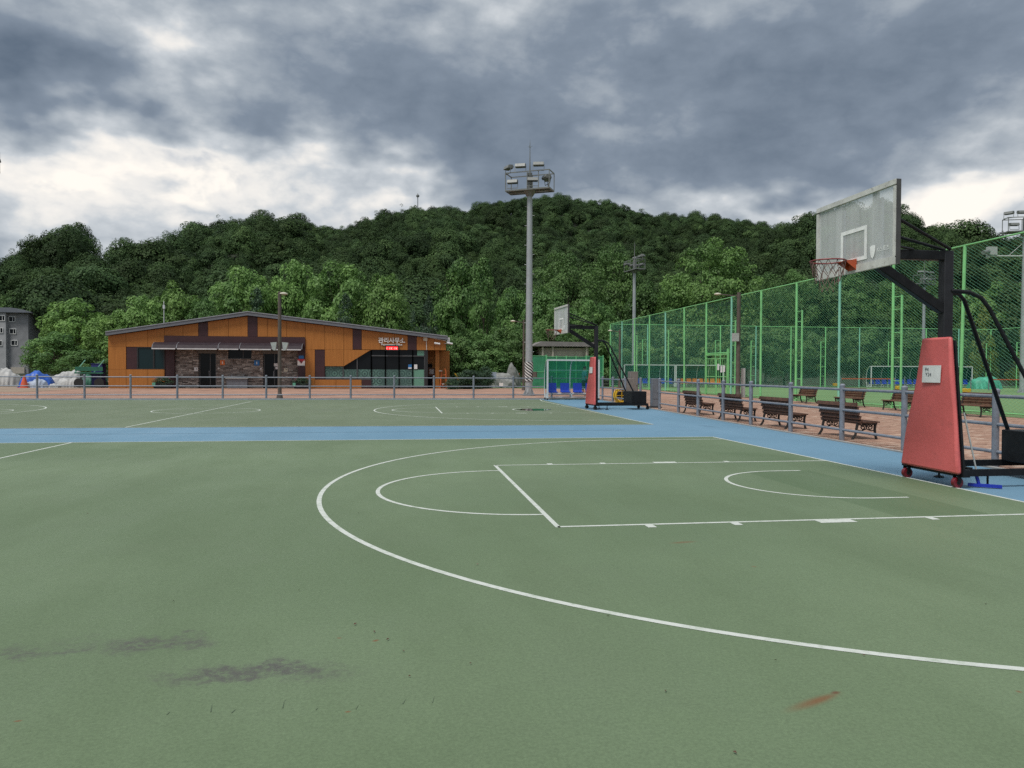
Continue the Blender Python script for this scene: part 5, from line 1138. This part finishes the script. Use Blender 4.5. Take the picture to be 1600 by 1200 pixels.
# ------------------------------------------------------------------ person behind the small shelter
def person(label, loc, rz, s=1.0):
    e = thing('person',label,'person',loc,rz)
    J = [('pelvis',(0,0,.98),.15),('waist',(0,.0,1.12),.13),('chest',(0,0,1.34),.155),('neck0',(0,0,1.48),.075),('neck',(0,.01,1.53),.055),('head0',(0,.02,1.60),.085),('head',(0,.02,1.68),.10),('crown',(0,.01,1.76),.07)]
    V = [j[1] for j in J]; Rr = [j[2] for j in J]; E = [(i,i+1) for i in range(len(J)-1)]
    def chain(start, pts):
        k = start
        for p_, r in pts: V.append(p_); Rr.append(r); E.append((k,len(V)-1)); k = len(V)-1
    for s_ in (-1,1):
        chain(0,[((s_*.09,0,.90),.10),((s_*.10,.06*s_,.52),.065),((s_*.10,.02+.10*-s_*.5,.10),.042),((s_*.105,.14-.05*s_,.035),.04)])
        chain(2,[((s_*.17,0,1.42),.065),((s_*.235,-.02,1.16),.046),((s_*.22,.12,.95),.036),((s_*.20,.18,.89),.04),((s_*.19,.21,.83),.022)])
    me = bpy.data.meshes.new('body'); me.from_pydata(V,E,[]); o = bpy.data.objects.new('body',me); COL.objects.link(o); o.parent = e
    sk = o.modifiers.new('skin','SKIN'); 
    for i, r in enumerate(Rr): me.skin_vertices[0].data[i].radius = (r,r*(.78 if i in(0,1,2) else 1))
    me.skin_vertices[0].data[0].use_root = True
    ss = o.modifiers.new('sub','SUBSURF'); ss.levels = ss.render_levels = 2
    me.materials.append(M['skin'])
    # bake so the clothing can be cut from the same surface
    dg = bpy.context.evaluated_depsgraph_get(); bm = bpy.data.meshes.new_from_object(o.evaluated_get(dg)); bpy.data.objects.remove(o)
    bm.materials.clear(); [bm.materials.append(M[k]) for k in ('skin','shoe')]
    for p_ in bm.polygons: p_.use_smooth = True; p_.material_index = 1 if p_.center.z < .09 else 0
    inst('body',bm,e)
    def cut(nm, mat, test, d):
        b = bmesh.new(); b.from_mesh(bm); bmesh.ops.delete(b,geom=[f for f in b.faces if not test(f.calc_center_median())],context='FACES')
        b.normal_update()
        for v in b.verts: v.co += v.normal*d
        m_ = bpy.data.meshes.new(nm); b.to_mesh(m_); b.free(); m_.materials.clear(); m_.materials.append(M[mat]); [setattr(p_,'material_index',0) for p_ in m_.polygons]; inst(nm,m_,e)
    cut('shirt','shirt_teal',lambda c: .93 < c.z < 1.485 and not (abs(c.x) > .2 and c.z < 1.2),.015); cut('shorts','shorts_dark',lambda c: .50 < c.z < .99 and abs(c.x) < .2,.018); cut('hair','hair',lambda c: c.z > 1.66 and (c.y < .05 or c.z > 1.73),.012)
    f_ = MB()
    for sx in (-.035,.035): f_.lathe([(.001,-.01),(.012,-.004),(.012,.004),(.001,.01)],8,(sx,.112,1.67))
    f_.prism([(-.03,1.605),(.03,1.605),(.025,1.615),(-.025,1.615)],'y',.10,.112); f_.build('face',M['hair'],e)
    n_ = MB(); n_.prism([(-.012,1.635),(.012,1.635),(.006,1.67),(-.006,1.67)],'y',.09,.132); n_.build('nose',M['skin'],e)
    e.scale = (s,s,s); return e
pp = atY(913,600,33.2); person('person in teal shirt and dark shorts seen through the small shelter',(pp[0],33.2,.0),R(-80),1.06)

# ------------------------------------------------------------------ lamp poles, cabinets and small street furniture
def lamp_pole(label, loc, H, armdir, arm, r=.12, box=None, speaker=False):
    e = thing('lamp_pole',label,'lamp',loc); p_ = MB(); p_.lathe([(r*1.7,0),(r*1.6,.12),(r*1.05,.3),(r,.4),(r*.85,H),(0,H+.02)],14); p_.build('pole',M['lamp_pole_brown'],e,smooth=True)
    d = np.array([math.cos(armdir),math.sin(armdir),0]); a = MB(); a.tube([tuple(d*.05+np.array([0,0,H-.22])),tuple(d*arm+np.array([0,0,H-.12]))],.035,6); a.build('arm',M['lamp_pole_brown'],e)
    h = MB(); c = d*(arm+.16); h.lathe([(.04,.08),(.19,.04),(.22,-.02),(.12,-.07),(.02,-.08)],14,(c[0],c[1],H-.10)); h.build('lamp_head',M['sign_cream'],e,smooth=True)
    if box: b = MB(); b.box((-.22,-.05,box),(.34,.3,.5)); b.build('speaker_box',M['fixture_light'],e)
    if speaker:
        for s in (-1,1): b = MB(); b.prism([(s*.14,3.05),(s*.20,2.6),(s*.34,2.62),(s*.46,3.02)] if s > 0 else [(s*.46,3.02),(s*.34,2.62),(s*.20,2.6),(s*.14,3.05)],'y',-.14,.14); b.build('loudspeaker',M['fixture_light'],e)
    return e
q_ = atY(437,600,YB+.7); lamp_pole('brown lamp pole with loudspeakers standing in front of the stone wall',(q_[0],YB+.7,0),5.75,0,.05,.105,None,True)
q_ = atX(1153,617,13.3); lamp_pole('brown lamp pole with arm and speaker box by the tall green fence',(q_[0],q_[1],0),6.45,R(172),1.15,.13,3.7)
q_ = depth_pt(968,72); lamp_pole('thin brown lamp pole near the far corner of the green fence',(q_[0],q_[1],0),5.6,R(180),.8,.11)
q_ = depth_pt(818,62); lamp_pole('thin lamp pole close behind the tall floodlight mast',(q_[0],q_[1],0),5.8,R(180),.75,.09)
def cabinet(name, label, loc, d, mat, base=True, cat='cabinet'):
    e = thing(name,label,cat,loc); b = MB(); b.box((0,0,d[2]/2+.06),d); b.build('body',M[mat],e,bevel=.012)
    b = MB(); b.box((0,0,.03),(d[0]*1.9,d[1]*1.7,.06)); b.build('base',M['concrete'] if not base else M['frame_dark'],e)
    b = MB(); b.box((0,-d[1]/2-.006,d[2]*.6),(d[0]*.75,.012,d[2]*.55)); do = b.build('door',M[mat],e); b = MB(); b.box((d[0]*.28,-d[1]/2-.025,d[2]*.6),(.025,.03,.10)); b.build('handle',M['galv'],do); return e
cabinet('metal_pedestal','grey steel pedestal by the fence opening, right of the far hoop',(3.5,21.3,0),(.27,.30,1.20),'grey_box',cat='pedestal')
cabinet('electric_cabinet','taupe electric cabinet beside the yellow hose reel',(4.05,26.8,0),(.55,.45,1.15),'taupe_box'); cabinet('electric_cabinet','tall narrow taupe cabinet behind the far hoop counterweight',(4.75,28.2,0),(.42,.45,1.5),'taupe_box')
q_ = G(958,628); hr = thing('hose_reel','yellow round hose reel on a stand beside the taupe cabinet','hose reel',(3.62,26.6,0))
for y in (-.16,.16):
    b = MB(); b.tube([(.31*math.cos(a),y,.36+.31*math.sin(a)) for a in np.linspace(0,6.283,25)[:-1]],.045,8,closed=True); b.build('flange',M['yellow'],hr,smooth=True)
    b = MB(); b.bar((-.28,y,.36),(.28,y,.36),.03,.03); b.bar((0,y,.08),(0,y,.64),.03,.03); b.build('spokes',M['yellow'],hr)
b = MB(); b.tube([(0,-.14,.36),(0,.14,.36)],.20,16); b.build('hose',M['rubber'],hr); b = MB(); b.bar((-.25,0,.03),(.25,0,.03),.42,.05); b.build('stand',M['yellow'],hr)

# kiosk behind the green screens
kz = 76; a, b_ = depth_pt(846,kz), depth_pt(922,kz); ke = thing('kiosk','small beige kiosk with wide dark overhanging roof behind green screens','kiosk',(a[0],a[1],0)); KW = np.linalg.norm(b_-a)
m_ = MB(); m_.box((KW/2,1.6,hgt(543,kz)/2),(KW,3.0,hgt(543,kz))); m_.build('wall',M['beige_wall'],ke)
zt = hgt(541,kz); m_ = MB(); m_.prism([(-1.1,zt),(-.1,zt+.5),(KW+.3,zt+.45),(KW+1.0,zt)],'y',-.6,4.0); kr = m_.build('roof',M['kiosk_roof'],ke)
for k in range(22): m_ = MB(); x = -.3+k*(KW+.7)/21; m_.bar((x,-.63,zt+.06),(x,-.30,zt+.44),.07,.05); m_.build('roof_rib',M['kiosk_roof'],kr)
m_ = MB(); m_.box((KW*.56,.06,hgt(553,kz)),(KW*.62,.08,hgt(546,kz)-hgt(556,kz))); m_.build('shutter',M['shutter_beige'],ke); m_ = MB(); m_.box((KW*.56,.05,1.0),(KW*.62,.06,1.9)); m_.build('shutter',M['shutter_beige'],ke)
for x in (.05,KW*.22,KW*.93): m_ = MB(); m_.bar((x,-.3,0),(x,-.3,zt),.16,.16,up=(0,1,0)); m_.build('column',M['beige_wall'],ke)
def screen(label, px0, px1, Y, H):
    a, b2 = atY(px0,600,Y)[0], atY(px1,600,Y)[0]; e = thing('screen_fence',label,'fence',(a,Y,0)); n = max(1,int((b2-a)/.9)); w_ = (b2-a)/n
    for i in range(n+1): m_ = MB(); m_.bar((i*w_,0,0),(i*w_,0,H),.09,.09,up=(0,1,0)); m_.build('post',M['trellis_green'],e)
    for i in range(n):
        m_ = MB(); m_.box((i*w_+w_/2,.01,H/2),(w_-.09,.012,H-.15)); m_.build('mesh_sheet',M['mesh_sheet'],e)
        for z in (.12,H*.5,H-.1): m_ = MB(); m_.bar((i*w_+.045,0,z),((i+1)*w_-.045,0,z),.04,.05); m_.build('rail',M['trellis_green'],e)
screen('light green mesh screen left of the small shelter',829,853,56.5,3.05); screen('light green mesh screen behind the small shelter',854,915,57.2,3.0); screen('narrow light green mesh screen right of the far hoop pad',916,942,56.5,3.05)

# outdoor exercise gear and stones on the lawn
def gear(name, label, px, Y, mat, pts, cat):
    x = atY(px,600,Y)[0]; e = thing(name,label,cat,(x,Y,0))
    for p_, r in pts: m_ = MB(); m_.tube(p_,r,8); m_.build('pipe',M[mat],e,smooth=True)
    return e
eg = gear('exercise_machine','orange outdoor exercise machine at the right corner of the office',691,56.6,'orange_pole',[([(-.2,0,0),(-.05,0,1.5)],.05),([(.35,0,0),(.32,0,1.55),(.22,0,1.75)],.05),([(-.05,0,1.2),(.33,0,1.2)],.04),([(-.2,.1,.9),(.1,.1,.1)],.045)],'exercise machine')
m_ = MB(); m_.lathe([(.02,0),(.16,.03),(.18,.08),(.02,.1)],12,(-.15,-.1,1.5)); m_.lathe([(.02,0),(.14,.03),(.14,.08),(.02,.1)],12,(.1,-.15,.35)); m_.build('seat_pad',M['fixture_light'],eg)
gear('curved_pole','yellow curved pole on the lawn right of the orange exercise machine',715,56.8,'yellow',[([(-.25,0,1.35),(-.02,0,1.05),(.12,0,.55),(.16,0,0)],.06)],'pole')
def boulder(label, px, py, Y, sx, sz, seed, grp='stones on the lawn'):
    p_ = atY(px,py,Y); bm = bmesh.new(); bmesh.ops.create_icosphere(bm,subdivisions=3,radius=1); g_ = np.random.default_rng(seed); ph = g_.uniform(0,6,6)
    for v in bm.verts:
        c = v.co; k = 1+.16*math.sin(c.x*3+ph[0])*math.cos(c.y*3.3+ph[1])+.12*math.sin(c.z*5+ph[2]+c.x*4)+.07*math.sin(c.x*9+ph[3])*math.sin(c.z*8+ph[4]); v.co = Vector((c.x*k*sx,c.y*k*sx*.7,max(-.2,c.z*k)*sz+sz*.15))
    me = bpy.data.meshes.new('boulder'); bm.to_mesh(me); bm.free(); me.materials.append(M['boulder']); o = inst('boulder',me,None,(p_[0],Y,0)); tag(o,label,'boulder',grp)
boulder('long grey boulder leaning up to the right beside the mast',786,590,62,1.35,1.25,1); boulder('pointed grey boulder nearest the mast',801,590,62.5,.75,1.9,2); boulder('low grey boulder in front of the long boulder',795,594,60.5,.8,.7,3)
def board(label, px, Y, w_, h, z, mat, post=True):
    x = atY(px,600,Y)[0]; e = thing('sign_board',label,'sign',(x,Y,0)); m_ = MB(); m_.box((0,0,z),(w_,.06,h)); m_.build('panel',M[mat],e)
    for s in (-1,1): m_ = MB(); m_.bar((s*w_*.4,.05,0),(s*w_*.4,.05,z+h*.3),.05,.05,up=(0,1,0)); m_.build('leg',M['galv'],e)
board('white sign board on the lawn left of the boulders',771,60,.55,.65,1.15,'tarp_pale'); board('small white notice on the lawn under the sign board',783,58.5,.35,.3,.35,'sign_white'); board('orange board behind the boulders beside the mast',806,63,.7,.55,1.1,'orange_pole')
# ------------------------------------------------------------------ heaps under tarpaulins at the left
def heap(name, label, px0, px1, pytop, Y, mat, seed, cat='tarpaulin', folds=5, dep=2.0):
    a, b2 = atY(px0,600,Y)[0], atY(px1,600,Y)[0]; H = atY((px0+px1)/2,pytop,Y)[2]; W = b2-a; g_ = np.random.default_rng(seed); ph = g_.uniform(0,6.28,8); NX, NYy = 34, 18; vs = []; fs = []
    for j in range(NYy+1):
        for i in range(NX+1):
            u, v = i/NX*2-1, j/NYy*2-1; r = max(abs(u)**2.6+abs(v)**2.6,0)
            prof_ = max(0,1-r)**.42; lump = 1+.14*math.sin(u*3+ph[0])+.07*math.sin(u*7+ph[1]+v*3)+.03*math.sin(u*19+ph[2]+v*2)+.03*math.sin(v*8+u*5+ph[3])
            z = H*.9*prof_*lump; edge = 1+.05*math.sin(u*folds*5+ph[4])*(1-prof_)
            vs.append((u*W/2*edge,v*dep/2*edge,max(0.0,z)))
    for j in range(NYy):
        for i in range(NX): k = j*(NX+1)+i; fs.append((k,k+1,k+NX+2,k+NX+1))
    m_ = MB(); m_.add(vs,fs); e = thing(name,label,cat,((a+b2)/2,Y,0)); m_.build('cover',M[mat],e,smooth=True); return e
heap('covered_heap','long heap under a white tarpaulin at the left edge',-18,33,573,64,'tarp_white',1)
heap('covered_heap','bright blue tarpaulin heap left of the white covered heap',32,84,581,60.5,'tarp_blue',2); heap('covered_heap','pale blue sheet draped in front of the blue tarpaulin',41,74,592,58.8,'tarp_pale',3,dep=1.4)
heap('covered_heap','wide heap under a greyish white tarpaulin left of the office',78,132,577,62.5,'tarp_white',4); heap('covered_heap','crumpled white sheet in front of the greyish white heap',90,130,587,60.0,'tarp_white',5,dep=1.6); heap('covered_heap','small white sheet corner lying on the ground between blue and white heaps',78,94,599,58.8,'tarp_white',6,dep=1.0)
heap('covered_heap','dark cluttered heap at the left wall of the office',128,168,584,61,'cart_green',7)
x = atY(38,600,58)[0]; cn = thing('traffic_cone','orange traffic cone in front of the pale blue sheet','cone',(x,58,0)); m_ = MB(); m_.lathe([(.30,.04),(.26,.3),(.06,1.0),(.0,1.02)],16); m_.build('cone',M['cone_orange'],cn,smooth=True); m_ = MB(); m_.box((0,0,.02),(.75,.75,.04)); m_.build('foot',M['cone_orange'],cn)
x = atY(148,600,60)[0]; ct = thing('green_cart','green metal cart frame with two raised bars beside the office','cart',(x,59.2,0))
for s in (-.75,.75): m_ = MB(); m_.bar((s-.5,0,1.3),(s+.3,0,2.35),.07,.07); m_.build('raised_bar',M['teal_post'],ct)
m_ = MB(); m_.box((0,0,1.25),(2.3,.9,.12)); m_.box((0,-.4,1.6),(2.2,.06,.35)); m_.build('tray',M['cart_green'],ct)
for s in (-.8,.8): m_ = MB(); m_.tube([(s,-.45,.4),(s,-.35,.4)],.4,18); m_.build('wheel',M['rubber'],ct); m_ = MB(); m_.bar((s,0,.4),(s,0,1.2),.08,.08,up=(0,1,0)); m_.build('strut',M['cart_green'],ct)
x = atY(165,600,61)[0]; m_ = MB(); m_.box((0,0,1.0),(.9,.8,2.0)); bx_ = thing('blue_crate','dark blue tall crate squeezed against the left office wall','crate',(x-.2,60.0,0)); m_.build('body',paint('crate_blue',(.03,.03,.16),.6),bx_,bevel=.03); m_ = MB(); m_.box((0,0,2.03),(.96,.86,.06)); m_.build('lid',M['crate_blue'],bx_)
# nets, bases and things on the pitch
def net(label, pa, pb, Y, z0=1.0):
    a, b2 = atY(pa,600,Y)[0], atY(pb,600,Y)[0]; e = thing('sports_net',label,'net',(a,Y,0)); W = b2-a
    m_ = MB(); m_.bar((0,0,z0),(W,0,z0),.03,.09); m_.build('tape',M['orange_rim'],e)
    for x in (0,W): m_ = MB(); m_.tube([(x,0,0),(x,0,z0+.1)],.05,8); m_.build('net_post',M['grey_box'],e)
    m_ = MB()
    for k in range(int(W/.25)): m_.tube([(k*.25,0,.3),(k*.25,0,z0)],.006,3,caps=False)
    for k in range(4): m_.tube([(0,0,.3+k*.2),(W,0,.3+k*.2)],.006,3,caps=False)
    m_.build('netting',M['ink'],e)
net('low sports net with red tape across the pitch, left of the red pad',1314,1398,56); net('low sports net with red tape at the right edge of the pitch',1545,1640,52)
for k, (lab, px, py) in enumerate((('yellow ballast box on the pitch, left of the three',1307,602),('yellow ballast box on the pitch, just left of the red pad',1406,607),('yellow ballast box on the pitch, just right of the red pad',1508,612))):
    p_ = G(px,py+1.5); e = thing('ballast_box',lab,'ballast box',(p_[0],p_[1],0),0,'net post ballast boxes'); m_ = MB(); m_.box((0,0,.17),(.75,.4,.32)); m_.build('box',M['yellow'],e,bevel=.03); m_ = MB(); m_.tube([(.5,0,0),(.5,0,1.25)],.045,8); m_.build('net_post',M['grey_box'],e); m_ = MB(); m_.bar((-.4,.0,.015),(.7,0,.015),.3,.03); m_.build('foot',M['rubber'],e)
heap('covered_heap','turquoise green tarpaulin heap at the right of the pitch',1516,1560,586,58,'green_tarp',9)
ms = MB(); ms.box((0,0,.9),(.05,.5,1.8)); 
p_ = atX(1161,612,13.7); tag(ms.build('stone_marker',M['fixture_light'],None,loc=(p_[0],p_[1],0),bevel=.01),'slim pale upright slab beside the lamp pole at the green fence','marker')
# ------------------------------------------------------------------ distant buildings and hilltop tower
ap = depth_pt(0,118); AW = 118/FPX; ab = thing('grey_house','grey brick four-storey house at the left edge','building',(ap[0],ap[1],0)); zt = hgt(492,118); xr = 41*AW
m_ = MB(); m_.box((xr/2-5+.0,5.0,zt/2),(xr+10,10,zt)); m_.build('wall',M['far_grey'],ab); m_ = MB(); m_.box((11.5*AW/2-5,-.3,zt/2),(11.5*AW+10,.6,zt-.02)); m_.build('front_bay',M['far_grey_light'],ab)
m_ = MB(); m_.prism([(-10.4,zt),(xr+.5,zt),(xr+.2,zt+.25),(2,zt+.75),(-10,zt+.75)],'y',-.9,10.4); m_.build('roof',M['roof_grey'],ab)
for px, py in ((18,502),(19,521),(21,539),(6,501),(3,520),(2,540)):
    w_ = MB(); x, z = px*AW, hgt(py,118); y = -.02 if px > 12 else -.62; w_.box((x,y,z),(.85,.06,.75)); wo = w_.build('window',M['window_glass'],ab)
    f_ = MB()
    for dx_, dz_, a, b2 in ((0,.40,.95,.08),(0,-.40,.95,.08),(-.45,0,.07,.75),(.45,0,.07,.75),(.1,0,.05,.75)): f_.box((x+dx_,y-.04,z+dz_),(a,.05,b2))
    f_.build('frame',M['sign_white'],wo)
m_ = MB(); m_.box((26*AW,-.05,.9),(2.0,.3,1.9)); m_.build('porch_wall',M['beige_wall'],ab); m_ = MB(); m_.box((4*AW,-.65,.8),(2.5,.1,1.5)); m_.build('garage_opening',M['interior_dark'],ab)
wp_ = depth_pt(640,150); wz = hgt(468,150); wb = thing('white_far_building','small white building peeping out between the conifers behind the office','building',(wp_[0],wp_[1],0)); m_ = MB(); m_.box((0,4,wz/2),(2.6,8,wz)); m_.build('wall',M['far_white'],wb); m_ = MB(); m_.box((0,4,wz+.1),(2.9,8.3,.25)); m_.build('roof_slab',M['far_grey_light'],wb)
for z in (wz-1.3,wz-4.2): m_ = MB(); m_.box((.25,-.02,z),(.75,.08,1.1)); wo = m_.build('window',M['window_glass'],wb); m_ = MB(); m_.box((.25,-.07,z+.05),(.75,.03,.08)); m_.build('window_bar',M['far_grey'],wo)
hp = depth_pt(652,618); hz_ = float(height(np.array([hp[0]]),np.array([hp[1]]))[0]); tw = thing('radio_tower','thin radio tower on the hilltop skyline','tower',(hp[0],hp[1],hz_)); zt = hgt(306,618)-hz_
m_ = MB(); m_.lathe([(.5,0),(.35,zt),(0,zt+.1)],8); m_.build('shaft',M['galv'],tw); m_ = MB(); m_.lathe([(.3,zt-2.2),(1.3,zt-1.6),(1.3,zt-.4),(.5,zt+.2),(.1,zt+1.2)],10); m_.build('antenna_head',M['fixture'],tw)
# dead leaves and grit on the court
lf = MB(); gl = np.random.default_rng(11)
for px, py in [(137,804),(467,925),(555,978),(640,1060),(746,884),(560,803),(271,942),(606,1002),(1040,1083),(1148,1180),(1350,1027),(1540,946),(630,1020),(585,990),(735,1040),(950,965),(330,700),(1212,1035)]:
    p_ = G(px,py); a = gl.uniform(0,6.28); s = gl.uniform(.007,.016); c, n = math.cos(a), math.sin(a)
    lf.add([(p_[0]-c*s,p_[1]-n*s,.012),(p_[0]-n*s*.4,p_[1]+c*s*.4,.018),(p_[0]+c*s,p_[1]+n*s,.013),(p_[0]+n*s*.4,p_[1]-c*s*.4,.014)],[(0,1,2),(0,2,3)])
tag(lf.build('leaf_litter',M['wood_bench'],None,fix=False),'scattered tiny dead leaves on the near green court','leaves',kind='stuff')

sc_ = MB(); gm = np.random.default_rng(21)
for y0, x0, x1, n_ in ((1118,250,680,8),):
    for i in range(n_):
        px = x0+(x1-x0)*(i+gm.uniform(-.3,.3))/max(1,n_-1); py = y0-(px-x0)*.035+gm.uniform(-5,5); a, b = G(px,py), G(px+gm.uniform(2,8),py-gm.uniform(5,14)); w_ = gm.uniform(.0015,.0035)
        d = (b-a)[:2]; d /= np.linalg.norm(d); nn = np.array([-d[1],d[0]])*w_
        sc_.add([(a[0]+nn[0],a[1]+nn[1],.006),(a[0]-nn[0],a[1]-nn[1],.006),(b[0],b[1],.006)],[(0,1,2)])
m, t, p, out = newmat('scuff'); p.inputs['Base Color'].default_value = (.075,.11,.065,1); p.inputs['Roughness'].default_value = .8
tag(sc_.build('scuff_marks',M['scuff'],near,fix=False),kind='stuff')
